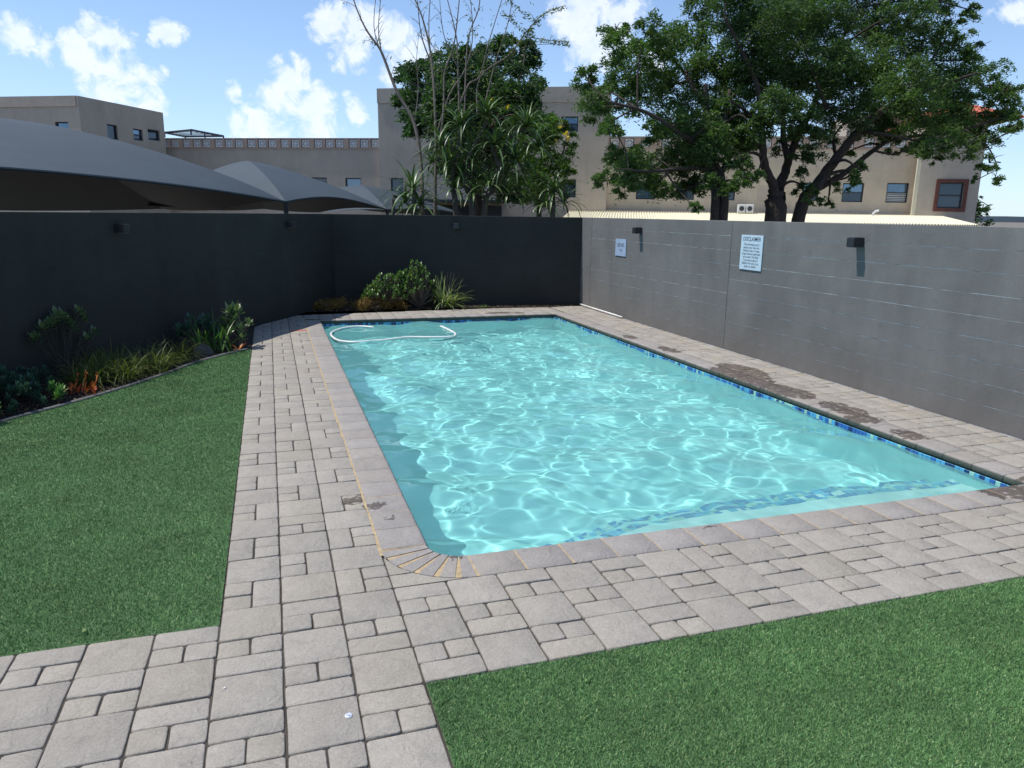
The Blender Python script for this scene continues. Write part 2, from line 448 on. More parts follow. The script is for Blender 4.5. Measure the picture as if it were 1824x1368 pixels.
M['bark_light'] = plain('pale_bark', (0.10, 0.085, 0.066), 0.9, var=0.25, scale=9, bump=0.01, bscale=20)
M['twig'] = plain('grey_twig', (0.15, 0.125, 0.10), 0.9, var=0.2)


def turf_blade():
    m, t, b = newmat('turf_blades')
    g = nd(t, 'ShaderNodeNewGeometry')
    c = ramp(t, g.outputs['Random Per Island'], [(0.0, (0.062, 0.135, 0.046)), (0.55, (0.142, 0.292, 0.100)), (0.90, (0.205, 0.38, 0.138)), (1.0, (0.46, 0.54, 0.25))])
    f, _ = noise(t, g.outputs['Position'], 1.7, 6, 0.65, 0.6)
    c = mixc(t, 1.0, c, ramp(t, f, [(0.3, 0.74), (0.7, 1.22)]), 'MULTIPLY')
    t.links.new(c, b.inputs['Base Color']); b.inputs['Roughness'].default_value = 0.55; b.inputs['Specular IOR Level'].default_value = 0.25
    return m


M['turf'] = turf_blade()
M['turf_base'] = plain('turf_backing', (0.060, 0.120, 0.045), 0.9, var=0.35, scale=60)


def sail_mat():
    m, t, b = newmat('shade_net'); p = wpos(t)
    f, _ = noise(t, p, 1.2, 5, 0.6); f2, _ = noise(t, p, 40.0, 3, 0.7)
    c = mixc(t, 1.0, (0.028, 0.043, 0.053), ramp(t, f, [(0.3, 0.88), (0.7, 1.12)]), 'MULTIPLY')
    c = mixc(t, 1.0, c, ramp(t, f2, [(0.3, 0.85), (0.7, 1.15)]), 'MULTIPLY')
    t.links.new(c, b.inputs['Base Color']); b.inputs['Roughness'].default_value = 0.7
    return m


M['sail'] = sail_mat()


def plaster_pool():
    m, t, b = newmat('pool_plaster'); p = wpos(t)
    f, _ = noise(t, p, 1.4, 5, 0.6)
    c = ramp(t, f, [(0.3, (0.29, 0.66, 0.66)), (0.7, (0.34, 0.71, 0.70))])
    t.links.new(c, b.inputs['Base Color']); b.inputs['Roughness'].default_value = 0.9; b.inputs['Specular IOR Level'].default_value = 0.1
    return m


M['pool'] = plaster_pool()
M['step'] = plain('pool_step_white', (0.52, 0.76, 0.72), 0.8, var=0.06)
M['tile_a'] = plain('tile_royal_blue', (0.03, 0.12, 0.40), 0.25, var=0.2, scale=15)
M['tile_b'] = plain('tile_sky_blue', (0.08, 0.33, 0.56), 0.25, var=0.2, scale=15)
M['tile_c'] = plain('tile_pale_green', (0.30, 0.55, 0.48), 0.25, var=0.2, scale=15)
M['tile_d'] = plain('tile_navy', (0.01, 0.03, 0.14), 0.25, var=0.2, scale=15)
TILES = [M['tile_a'], M['tile_b'], M['tile_c'], M['tile_d']]

mwat, t_, b_ = newmat('pool_water')
b_.inputs['Base Color'].default_value = (0.85, 1.0, 0.965, 1); b_.inputs['Roughness'].default_value = 0.0
b_.inputs['IOR'].default_value = 1.333; b_.inputs['Transmission Weight'].default_value = 1.0
M['water'] = mwat
# faintly milky: a little of the light is scattered back by what floats in the water
df_ = nd(t_, 'ShaderNodeBsdfDiffuse'); df_.inputs[0].default_value = (0.27, 0.70, 0.68, 1)
mx_ = nd(t_, 'ShaderNodeMixShader'); mx_.inputs[0].default_value = 0.24
t_.links.new(b_.outputs[0], mx_.inputs[1]); t_.links.new(df_.outputs[0], mx_.inputs[2]); t_.links.new(mx_.outputs[0], t_.nodes['Material Output'].inputs[0])

# ------------------------------------------------------------------ plan of the place
W = 0.30
PX1, PY1 = 4.85, 10.57                                   # pool inner edges (0..PX1, 0..PY1)
RW = 5.96                                                # right wall face
WH = 1.993
LDIR = Vector((0.49, 0.872, 0)).normalized()             # direction of the left wall


def lwx(y): return -0.93 + (y - 10.459) * (0.49 / 0.872)  # left wall face x at y


CY = 13.0; CX = lwx(CY)                                  # corner of left and back wall
BE = Vector((RW, 11.90, 0))                              # corner of back and right wall
WATER = -0.108


def visible(x, y, mx=800, my=420, z=0):
    d = Vector((x, y, z)) - CAM; dz = d.dot(FW)
    if dz < 0.3: return False
    px = 912 + 1324.7 * d.dot(RT) / dz; py = 684 - 1324.7 * d.dot(UP) / dz
    return -mx < px < 1824 + mx and py < 1368 + my


# ------------------------------------------------------------------ ground outside, distance
mb = MB(); mb.add([(-3500, -3500, -1.8), (3500, -3500, -1.8), (3500, 3500, -1.8), (-3500, 3500, -1.8)], [(0, 1, 2, 3)])
# the ground is a sheet with the terrace raised over it
g = mb.build('ground', M['outside']); tag(g, kind='structure')
mb = MB()
for k, (d0, hgt) in enumerate([(2600, 9), (2900, 20)]):
    n = 60; pts = []
    for i in range(n + 1):
        a = math.radians(-40 + 80 * i / n); dirv = Vector((math.sin(a + 0.35), math.cos(a + 0.35), 0))
        p = dirv * d0; h = hgt * (0.35 + 0.65 * abs(math.sin(i * 0.37 + k) * math.cos(i * 0.11)))
        pts += [(p.x, p.y, -1.8), (p.x, p.y, h - 1.8), (p.x * 1.12, p.y * 1.12, -1.8)]
    fs = []
    for i in range(n): b0 = i * 3; fs += [(b0, b0 + 3, b0 + 4, b0 + 1), (b0 + 1, b0 + 4, b0 + 5, b0 + 2)]
    mb.add(pts, fs)
o = mb.build('hills', M['far']); tag(o, kind='structure')

# terrace slab that carries the paving, with the pool cut out
mb = MB(); zt = -0.016
X0, X1, Y0, Y1 = -9.0, RW + 0.25, -7.0, 14.2
for (a, b, c, d) in [(X0, -0.02, Y0, Y1), (-0.02, PX1 + 0.02, Y0, -0.02), (-0.02, PX1 + 0.02, PY1 + 0.02, Y1), (PX1 + 0.02, X1, Y0, Y1)]:
    mb.add([(a, c, zt), (b, c, zt), (b, d, zt), (a, d, zt)], [(0, 1, 2, 3)])
mb.add([(X0, Y0, -1.8), (X1, Y0, -1.8), (X1, Y0, zt), (X0, Y0, zt)], [(0, 1, 2, 3)])
mb.add([(X0, Y1, -1.8), (X1, Y1, -1.8), (X1, Y1, zt), (X0, Y1, zt)], [(3, 2, 1, 0)])
mb.add([(X1, Y0, -1.8), (X1, Y1, -1.8), (X1, Y1, zt), (X1, Y0, zt)], [(0, 1, 2, 3)])
mb.add([(X0, Y0, -1.8), (X0, Y1, -1.8), (X0, Y1, zt), (X0, Y0, zt)], [(3, 2, 1, 0)])
o = mb.build('terrace_base', M['bedding']); tag(o, kind='structure')

# ------------------------------------------------------------------ paving
def paver_mesh(w, h, seed, gap=0.0085, mat=None):
    rr = random.Random(seed); hw, hh = w / 2 - gap / 2, h / 2 - gap / 2
    cr = 0.009
    base = [(-hw + cr, -hh), (0, -hh), (hw - cr, -hh), (hw, -hh + cr), (hw, 0), (hw, hh - cr), (hw - cr, hh), (0, hh), (-hw + cr, hh), (-hw, hh - cr), (-hw, 0), (-hw, -hh + cr)]
    base = [(x + rr.uniform(-.0016, .0016), y + rr.uniform(-.0016, .0016)) for x, y in base]
    n = len(base); v = []
    for z, s in ((-0.05, 0.0), (-0.006, 0.0), (-0.0018, 0.0022), (0.0, 0.0058)):
        for x, y in base:
            L = math.hypot(x, y)
            v.append((x - math.copysign(min(s, abs(x)), x), y - math.copysign(min(s, abs(y)), y), z + (rr.uniform(-.0008, .0008) if z == 0 else 0)))
    f = []
    for k in range(3):
        for i in range(n): j = (i + 1) % n; f.append((k * n + i, k * n + j, (k + 1) * n + j, (k + 1) * n + i))
    f.append(tuple(range(3 * n, 4 * n)))
    me = bpy.data.meshes.new('paver'); me.from_pydata(v, [], f); me.materials.append(mat or M['paver']); me.update()
    for p in me.polygons: p.use_smooth = True
    return me


PM = {'S': [paver_mesh(W, W, i) for i in range(4)], 'R': [paver_mesh(W, W / 2, 10 + i) for i in range(4)], 'Q': [paver_mesh(W / 2, W / 2, 20 + i) for i in range(4)]}


def put(kind, x, y, rz, parent, me=None):
    o = inst('paver', me or R_.choice(PM[kind]), (x + R_.uniform(-.0018, .0018), y + R_.uniform(-.0018, .0018), R_.uniform(-.0045, .0015)), rz + R_.uniform(-.008, .008), parent)
    o.rotation_euler[0] = R_.uniform(-.004, .004); o.rotation_euler[1] = R_.uniform(-.004, .004)
    return o


def cell(cx, cy, i, j, parent, style):
    if (i + j) % 2 == 0:
        put('S', cx, cy, R_.choice((0, 1, 2, 3)) * math.pi / 2, parent); return
    s = style if R_.random() < 0.8 else R_.randint(0, 3)
    q = W / 4; a = s * math.pi / 2
    ca, sa = round(math.cos(a)), round(math.sin(a))
    for k, dx, dy, r in (('R', 0, -q, 0), ('Q', -q, q, 0), ('Q', q, q, 0)):
        put(k, cx + dx * ca - dy * sa, cy + dx * sa + dy * ca, a + (math.pi if R_.random() < .5 else 0), parent)


def slab(name, poly):
    b = MB(); b.add([(x, y, -0.012) for x, y in poly], [tuple(range(len(poly)))]); o = b.build(name, M['bedding']); tag(o, kind='structure'); return o


# walkway between lawn and pool
wk = slab('walkway', [(-1.2, -0.3), (-0.312, -0.3), (-0.312, 11.8), (-0.9, 11.8), (-1.2, 10.1)])
for j in range(-1, 40):
    for i in range(3):
        cx, cy = -1.05 + i * W, -0.15 + (j + 1) * W
        if cx + 0.1 < lwx(cy) or cy > 11.75: continue
        if i == 2 and j + 1 == 32:                       # the odd red brick set in near the far end
            rm = paver_mesh(W, W / 2, 77, mat=M['red_paver'])
            o = put('R', cx, cy - W / 4, 0, wk, rm); o['label'] = 'red clay brick among the grey stones'
            put('R', cx, cy + W / 4, 0, wk); continue
        cell(cx, cy, i, j, wk, 1 if i != 2 else 3)
# pavement across the near end of the pool and down towards the viewer
pv = slab('pavement', [(-1.2, -4.0), (-0.30, -4.0), (-0.30, -1.2), (RW, -1.2), (RW, -0.305), (-.02, -.305), (-.02, -.02), (-.305, -.02), (-.305, -0.305), (-1.2, -0.305)])
for j in range(13):
    for i in range(24):
        cx, cy = -1.05 + i * W, -0.45 - j * W
        if j >= 3 and i >= 3: continue
        if cx > RW - 0.1 or not visible(cx, cy): continue
        cell(cx, cy, i, j, pv, 0 if (j % 3) != 0 else 2)
# path that leaves to the left
pt = slab('path', [(-6.0, -4.0), (-1.2, -4.0), (-1.2, -0.43), (-6.0, -0.43)])
for j in range(12):
    for i in range(16):
        cx, cy = -1.35 - i * W, -0.58 - j * W
        if not visible(cx, cy): continue
        cell(cx, cy, i + 1, j, pt, 2)
# strip along the grey wall
st = slab('patio', [(5.15, -0.3), (RW, -0.3), (RW, 11.9), (5.15, 11.9)])
cutm = {k: [paver_mesh(0.21, h, 40 + i + n_ * 7) for i in range(3)] for n_, (k, h) in enumerate((('a', .30), ('b', .15)))}
for j in range(41):
    cy = -0.15 + j * W
    if not visible(5.4, cy, 1200): continue
    for i in range(2): cell(5.30 + i * W, cy, i, j, st, R_.choice((0, 1, 2)))
    if j % 2: put('S', 5.853, cy, 0, st, R_.choice(cutm['a']))
    else:
        for dy in (-W / 4, W / 4): put('Q', 5.853, cy + dy, 0, st, R_.choice(cutm['b']))
# strip across the far end
fr = slab('footpath', [(-0.9, 10.87), (5.15, 10.87), (5.15, 11.66), (-0.3, 11.86), (-0.9, 11.6)])
for j in range(3):
    for i in range(19):
        cx, cy = -0.15 + i * W, 11.02 + j * W
        if cx < 5.1: cell(cx, cy, i, j, fr, R_.randint(0, 3))

# ------------------------------------------------------------------ pool
pool = empty('swimming_pool', (0, 0, 0))
tag(pool, 'rectangular swimming pool of clear turquoise water with grey stone coping and blue mosaic band', 'swimming pool')


def coping_mesh(L, seed, wdt=0.30, gap=0.005):
    """stone of width wdt (x from -wdt to 0, nose at x=0) and length L along y"""
    rr = random.Random(seed)
    prof = [(-wdt + .004, -.076), (-wdt + .004, -.006), (-wdt + .010, 0.0), (-.20, 0.001), (-.09, 0.0), (-.030, -.001), (-.014, -.005), (-.004, -.014), (0.0, -.034), (-.003, -.058), (-.014, -.072), (-.03, -.076)]
    ys = [-L / 2 + gap / 2, -L / 2 + gap / 2 + .006, 0, L / 2 - gap / 2 - .006, L / 2 - gap / 2]
    v = []
    for k, y in enumerate(ys):
        e = 0.004 if k in (0, len(ys) - 1) else 0.0
        for (x, z) in prof:
            xx = x - (e * .5 if x > -.1 else 0); zz = z - e if z > -.03 else z
            v.append((xx + rr.uniform(-.001, .001), y + rr.uniform(-.001, .001), zz + rr.uniform(-.0008, .0008)))
    n = len(prof); f = []
    for k in range(len(ys) - 1):
        for i in range(n - 1): f.append((k * n + i, k * n + i + 1, (k + 1) * n + i + 1, (k + 1) * n + i))
        f.append((k * n + n - 1, k * n, (k + 1) * n, (k + 1) * n + n - 1))
    f.append(tuple(range(n))[::-1]); f.append(tuple((len(ys) - 1) * n + i for i in range(n)))
    f = [tuple(reversed(q)) for q in f]
    me = bpy.data.meshes.new('coping_stone'); me.from_pydata(v, [], f); me.materials.append(M['coping']); me.update()
    me.shade_smooth()
    return me


CM = [coping_mesh(0.30, 60 + i) for i in range(5)]
NOSE = 0.018


def cope(x, y, rz):
    o = inst('coping_stone', R_.choice(CM), (x, y, R_.uniform(-.002, .002)), rz + R_.uniform(-.004, .004), pool); return o


y = 0.35 + 0.0
while y < PY1: cope(NOSE - 0.018, y, 0); y += 0.3
y = 0.05
while y < PY1 + .2: cope(PX1, y, math.pi); y += 0.3
x = 0.35 + .0
while x < PX1 + .29: cope(x, 0.0, math.pi / 2); x += 0.3
x = 0.14
while x < PX1 + .2: cope(x, PY1, -math.pi / 2); x += 0.3
# the wedge-cut stones that turn the rounded near corner
cc = (0.20, 0.20); ri, ro = 0.20, 0.50
nw = 6
for k in range(nw):
    a0 = math.pi + k * (math.pi / 2) / nw + 0.035; a1 = math.pi + (k + 1) * (math.pi / 2) / nw - 0.012
    b = MB(); ring = []
    for z, dri, dro in ((-.076, .014, 0), (-.036, 0.0, 0), (-.008, .008, 0), (0, .020, .004)):
        for a in np.linspace(a0, a1, 4): ring.append((cc[0] + (ri + dri) * math.cos(a), cc[1] + (ri + dri) * math.sin(a), z))
        for a in np.linspace(a1 - .012, a0 + .02, 4): ring.append((cc[0] + (ro - dro) * math.cos(a), cc[1] + (ro - dro) * math.sin(a), z))
    fs = []
    for q in range(3):
        for i in range(8): fs.append((q * 8 + i, (q + 1) * 8 + i, (q + 1) * 8 + (i + 1) % 8, q * 8 + (i + 1) % 8))
    fs.append(tuple(range(24, 32))[::-1])
    b.add(ring, fs); b.build('coping_stone', M['coping'], pool, origin=(cc[0] + .35 * math.cos(a0), cc[1] + .35 * math.sin(a0), 0))
# corner fill pavers outside the arc
arc_o = [(cc[0] + (ro + .006) * math.cos(a), cc[1] + (ro + .006) * math.sin(a)) for a in np.linspace(math.pi + .25, math.pi * 1.5 - .20, 60)]
lo_ = [p_ for p_ in arc_o if p_[1] < -.155]; up_ = [p_ for p_ in arc_o if p_[1] > -.145]
for tri in ([(-.298, -.299)] + [(lo_[-1][0], -.299)] + lo_[::-1] + [(-.298, -.155)], [(-.298, -.148)] + up_[::-1] + [(-.298, up_[0][1])]):
    b = MB(); b.prism(tri, -0.05, -0.001); cxy = np.mean(tri, axis=0); b.build('paver', M['paver'], pool, origin=(cxy[0], cxy[1], 0))
# ochre mortar: the long line beside the coping, and between the near stones
b = MB()
y = 0.12
while y < 10.9:
    w0, w1 = R_.uniform(.008, .015), R_.uniform(.006, .014)
    L = R_.uniform(.12, .4)
    b.add([(-.300 - w0, y, -.0022), (-.300 + w1, y, -.0022), (-.300 + w1 * R_.uniform(.7, 1.1), y + L, -.0022), (-.300 - w0 * R_.uniform(.6, 1.1), y + L, -.0022)], [(0, 1, 2, 3)]); y += L
b.build('mortar', M['mortar'], pool)
for k in range(16):
    b = MB(); xx = 0.20 + k * 0.3; w0 = R_.uniform(.006, .011) * (1.6 if k < 1 else 1)
    b.add([(xx - w0, -.298, -.0017), (xx + w0, -.298, -.0017), (xx + w0 * .8, -.020, -.0032), (xx - w0 * .8, -.020, -.0032)], [(0, 1, 2, 3)])
    b.build('mortar', M['mortar'], pool)
for k in range(5):
    b = MB(); yy = 0.20 + k * 0.3
    b.add([(-.298, yy - .006, -.0018), (-.02, yy - .006, -.003), (-.02, yy + .006, -.003), (-.298, yy + .006, -.0018)], [(0, 1, 2, 3)])
    b.build('mortar', M['mortar'], pool)
b = MB()
b.add([(cc[0] + r * math.cos(a), cc[1] + r * math.sin(a), z) for r, z in ((ri + .03, -.006), (ro - .004, -.004)) for a in np.linspace(math.pi - .02, math.pi * 1.5 + .02, 14)],
      [(i, i + 1, 14 + i + 1, 14 + i) for i in range(13)])
b.build('mortar', M['mortar'], pool)

# basin: inner outline (rounded near-left corner), walls and sloping floor
outl = [(cc[0] + ri * math.cos(a), cc[1] + ri * math.sin(a)) for a in np.linspace(math.pi, math.pi * 1.5, 9)]
outl += [(PX1, 0.0), (PX1, PY1), (0.0, PY1)]


def floor_z(y): return -1.08 - 0.26 * min(1, max(0, (y - 1.0) / 8.0))


b = MB(); n = len(outl)
inset = lambda x, y: (x + (0.012 if x < .1 else (-0.012 if x > PX1 - .1 else 0)), y)
for i in range(n):
    (xa, ya), (xb, yb) = outl[i], outl[(i + 1) % n]
    b.add([(xa, ya, -.074), (xb, yb, -.074), (xb, yb, floor_z(yb) - .05), (xa, ya, floor_z(ya) - .05)], [(0, 1, 2, 3)])
b.build('basin_wall', M['pool'], pool).cycles.is_caustics_receiver = True
b = MB(); ys = np.linspace(0, PY1, 30)
for k in range(29): b.add([(0, ys[k], floor_z(ys[k])), (PX1, ys[k], floor_z(ys[k])), (PX1, ys[k + 1], floor_z(ys[k + 1])), (0, ys[k + 1], floor_z(ys[k + 1]))], [(0, 1, 2, 3)])
fl = b.build('basin_floor', M['pool'], pool); fl.cycles.is_caustics_receiver = True
# two steps across the shallow end, mosaic on their edges
b = MB(); b.prism([(1.0, 0.004), (PX1 - .004, 0.004), (PX1 - .004, 0.66), (3.3, .66), (2.1, 0.60), (1.35, .46), (1.05, .25)], -0.9, -0.36)
s1 = b.build('pool_step', M['step'], pool); s1.cycles.is_caustics_receiver = True
b = MB(); b.prism([(0.6, 0.004), (PX1 - .006, 0.004), (PX1 - .006, 0.96), (3.3, .96), (1.9, .88), (1.0, .66), (.66, .35)], -1.2, -0.62)
s2 = b.build('pool_step', M['pool'], pool); s2.cycles.is_caustics_receiver = True


def edge_tiles(pts, z, wdt, prob=1.0):
    b = MB()
    for (xa, ya), (xb, yb) in zip(pts[:-1], pts[1:]):
        L = math.hypot(xb - xa, yb - ya); m_ = max(1, int(L / .05)); ux, uy = (xb - xa) / L, (yb - ya) / L; nx, ny = uy, -ux
        for i in range(m_):
            for r in range(2):
                if R_.random() > prob: continue
                b.mi = R_.choice((0, 0, 1, 1, 2))
                s = (i + .5) * L / m_; c = Vector((xa + ux * s + nx * (.03 + r * .05), ya + uy * s + ny * (.03 + r * .05), z + .002))
                b.obox(c, Vector((ux, uy, 0)) * .0225, Vector((nx, ny, 0)) * .0225, Vector((0, 0, .004)))
    return b


for o_, pts, z in ((s1, [(1.05, .25), (1.35, .46), (2.1, .60), (3.3, .66), (PX1 - .01, .66)], -.36), (s2, [(.66, .35), (1.0, .66), (1.9, .88), (3.3, .96), (PX1 - .01, .96)], -.62)):
    q = edge_tiles(pts, z, .1, .9).build('step_mosaic', TILES, pool); q['kind'] = 'stuff'; q.cycles.is_caustics_receiver = True
# mosaic band under the coping: nearest tiles of the right-hand side singly, the rest joined
tm = []
for mt in TILES:
    q = MB(); q.bbox(Vector((0, 0, 0)), Vector((0, .0235, 0)), Vector((0, 0, .0235)), Vector((-.004, 0, 0)), .002); tm.append(q.mesh('mosaic_tile', mt))
rest = MB(); cnt = 0
for i in range(int(PY1 / .05)):
    for r in range(2):
        yy = .03 + i * .05; z = -.100 - r * .05
        k = R_.choice((0, 0, 1, 1, 2, 3))
        if yy < 3.0 and r < 2 and cnt < 200:
            inst('mosaic_tile', tm[k], (PX1 - .004, yy, z), 0, pool); cnt += 1
        else:
            rest.mi = k; rest.bbox(Vector((PX1 - .004, yy, z)), Vector((0, .0235, 0)), Vector((0, 0, .0235)), Vector((-.004, 0, 0)), .002)
for i in range(int(PX1 / .05)):
    for r in range(2):
        xx = .03 + i * .05; z = -.100 - r * .05; rest.mi = R_.choice((0, 3, 3, 1, 3))  # far side draws more navy tiles, its shade put into the mix
        rest.bbox(Vector((xx, PY1 - .004, z)), Vector((-.0235, 0, 0)), Vector((0, 0, .0235)), Vector((0, -.004, 0)), .002)
        if xx > .25:
            rest.mi = R_.choice((0, 0, 1, 1, 2, 3)); rest.bbox(Vector((xx, .004, z)), Vector((.0235, 0, 0)), Vector((0, 0, .0235)), Vector((0, .004, 0)), .002)
for i in range(int(PY1 / .05) - 5):
    for r in range(2):
        yy = .25 + i * .05; z = -.100 - r * .05; rest.mi = R_.choice((0, 0, 1, 1, 2, 3))
        rest.bbox(Vector((.004, yy, z)), Vector((0, -.0235, 0)), Vector((0, 0, .0235)), Vector((.004, 0, 0)), .002)
q = rest.build('mosaic_band', TILES, pool); q['kind'] = 'stuff'; q.cycles.is_caustics_receiver = True

# water surface: real ripples, refracting the sunlight onto the floor
nx, ny = 400, 860
X, Y = np.meshgrid(np.linspace(-.008, PX1 + .008, nx), np.linspace(-.008, PY1 + .008, ny))
rg = np.random.default_rng(5); Z = np.zeros_like(X)
for k in range(120):
    lam = rg.uniform(.13, .42) if k % 2 == 0 else rg.uniform(.42, 1.6); a = rg.normal(0.6, 0.9) + (math.pi / 2 if rg.random() < .35 else 0); ph = rg.uniform(0, 6.28)
    wob = .35 * np.sin(X * rg.uniform(.6, 1.6) + Y * rg.uniform(.6, 1.6) + ph * 1.7)
    Z += (0.0028 if lam > .42 else 0.0036) * lam ** 1.6 * np.sin((X * math.cos(a) + Y * math.sin(a)) * 2 * math.pi / lam + ph + wob)
Z += WATER
V = np.c_[X.ravel(), Y.ravel(), Z.ravel()]
idx = np.arange(nx * ny).reshape(ny, nx); F = np.stack([idx[:-1, :-1], idx[:-1, 1:], idx[1:, 1:], idx[1:, :-1]], -1).reshape(-1, 4)
wat = raw_mesh('water', V, F, M['water'], smooth=True); tag(wat, kind='structure'); wat.cycles.is_caustics_caster = True

# floating hose and the cleaner it leads to
hp = [onz(x, y, WATER) for x, y in [(785, 583), (800, 590), (811, 597), (805, 602), (770, 603), (725, 603), (695, 607), (660, 610), (630, 612), (604, 609), (592, 602), (590, 596), (598, 591), (615, 586), (640, 583.5), (664, 585)]]


def smooth_path(pts, n=6):
    out = []
    for i in range(len(pts) - 1):
        p0, p1, p2, p3 = pts[max(i - 1, 0)], pts[i], pts[i + 1], pts[min(i + 2, len(pts) - 1)]
        for k in range(n):
            u = k / n
            out.append(0.5 * ((2 * p1) + (p2 - p0) * u + (2 * p0 - 5 * p1 + 4 * p2 - p3) * u * u + (3 * p1 - p0 - 3 * p2 + p3) * u ** 3))
    out.append(pts[-1]); return out


hs = smooth_path(hp); hs = [p + Vector((0, 0, .022)) for p in hs]
tail = [hs[-1] + Vector((.10, .05, -.15)), hs[-1] + Vector((.22, .25, -.6))]; head = [hs[0] + Vector((-.05, .2, -.25)), Vector((2.45, 9.85, -.95))]
hs = head[::-1] + hs + tail
rad = [.019 + (.0025 if i % 2 else 0) for i in range(len(hs))]
b = MB(); b.tube(hs, rad, 8)
ho = b.build('pool_hose', M['hose'], smooth=True); tag(ho, 'white ribbed cleaner hose floating in a long loop on the pool', 'hose'); ho.cycles.is_caustics_receiver = True
vc = empty('pool_cleaner', (2.42, 9.85, floor_z(9.85)))
tag(vc, 'dark blue disc of the pool cleaner lying under the water at the hose end', 'pool cleaner')
b = MB()
for k in range(20):
    a = 2 * math.pi * k / 20; a2 = 2 * math.pi * (k + .85) / 20
    b.add([(0.05 * math.cos(a), .05 * math.sin(a), .10), (.34 * math.cos(a), .30 * math.sin(a), .02), (.34 * math.cos(a2), .30 * math.sin(a2), .02), (.05 * math.cos(a2), .05 * math.sin(a2), .10)], [(0, 1, 2, 3)])
b.build('skirt', M['vac'], vc)
b = MB(); b.tube([(0, 0, .03), (0, 0, .16), (0, 0.02, .24), (.01, .03, .36)], [.10, .09, .05, .03], 12); b.build('body', M['vac'], vc, smooth=True)

# ------------------------------------------------------------------ lawns
KERB = [(-4.7, 1.9), (-4.2, 2.75), (-3.75, 3.5), (-3.37, 4.18), (-3.1, 4.52), (-2.84, 4.9), (-2.52, 5.42), (-2.18, 6.08), (-1.9, 6.75), (-1.57, 7.25), (-1.22, 7.68)]


def kx(y):
    for (xa, ya), (xb, yb) in zip(KERB[:-1], KERB[1:]):
        if ya <= y <= yb: return xa + (xb - xa) * (y - ya) / (yb - ya)
    return -6.0 if y < 1.9 else -1.2


b = MB(); poly = [(-6.5, -0.43), (-1.205, -0.43), (-1.205, 7.66)] + KERB[::-1][1:] + [(-6.5, -0.3)]
b.add([(x, y, -.008) for x, y in poly], [tuple(range(len(poly)))]); lw = b.build('lawn', M['turf_base']); tag(lw, kind='structure')
b = MB(); b.add([(-.295, -4, -.008), (6, -4, -.008), (6, -1.205, -.008), (-.295, -1.205, -.008)], [(0, 1, 2, 3)]); lw2 = b.build('lawn', M['turf_base']); tag(lw2, kind='structure')


def turf(name, inside, xr, yr, dens):
    A = (xr[1] - xr[0]) * (yr[1] - yr[0]); n = int(A * dens)
    x = NR.uniform(*xr, n); y = NR.uniform(*yr, n)
    keep = inside(x, y)
    dx = x - CAM.x; dy = y - CAM.y; dz = -CAM.z
    D = dx * FW.x + dy * FW.y + dz * FW.z
    px = 912 + 1324.7 * (dx * RT.x + dy * RT.y + dz * RT.z) / np.maximum(D, .1); py = 684 - 1324.7 * (dx * UP.x + dy * UP.y + dz * UP.z) / np.maximum(D, .1)
    keep &= (D > .4) & (px > -500) & (px < 2500) & (py < 1650)
    keep &= NR.random(n) < np.clip((3.6 / np.maximum(D, 1)) ** 1.0, 0, 1)
    x, y, D = x[keep], y[keep], D[keep]; n = len(x)
    a = NR.uniform(0, 2 * math.pi, n); ln = NR.uniform(.010, .019, n) ; wd = NR.uniform(.0009, .0016, n) * np.maximum(1, D / 5.5)
    tilt = NR.uniform(.2, 1.15, n); b_ = NR.uniform(0, 2 * math.pi, n)
    tx = np.cos(b_) * np.sin(tilt) * ln; ty = np.sin(b_) * np.sin(tilt) * ln; tz = np.cos(tilt) * ln
    wx = np.cos(a) * wd; wy = np.sin(a) * wd; z0 = np.full(n, -.008)
    V = np.stack([np.c_[x - wx, y - wy, z0], np.c_[x + wx, y + wy, z0], np.c_[x + tx + wx * .5, y + ty + wy * .5, z0 + tz], np.c_[x + tx - wx * .5, y + ty - wy * .5, z0 + tz]], 1).reshape(-1, 3)
    F = np.arange(4 * n).reshape(n, 4)
    o = raw_mesh(name, V, F, M['turf']); tag(o, kind='stuff'); return o


kxv = np.vectorize(kx)
tl = turf('grass', lambda x, y: (x < -1.208 - .004 * np.sin(y * 40)) & (y > -.425) & (x > kxv(np.clip(y, 1.9, 7.68)) + .005) & (y < 7.66), (-5.6, -1.2), (-.43, 7.7), 42000)
tag(tl, 'short green artificial turf of the lawn between flower bed and walkway', 'grass')
tr = turf('grass', lambda x, y: (x > -.292) & (y < -1.207), (-.3, 5.9), (-2.9, -1.2), 60000)
tag(tr, 'short green artificial turf of the near right lawn beside the pavement', 'grass')
# loose pale leaves lying on the turf
lfm = MB(); lfm.add([(-.018, 0, 0), (0, -.007, .003), (.02, 0, 0), (0, .008, .004)], [(0, 1, 2, 3)]); lfme = lfm.mesh('fallen_leaf', M['strap'])
for (px, py, lab) in [(38, 752, 'yellowish dead leaf on the lawn beside the succulents'), (65, 742, 'small white petal on the lawn edge near the succulents'), (150, 1123, 'tiny pale leaf on the lawn near the path edge')]:
    p = onz(px, py, .014); o = inst('fallen_leaf', lfme, p, R_.uniform(0, 3)); tag(o, lab, 'leaf', 'fallen leaves')

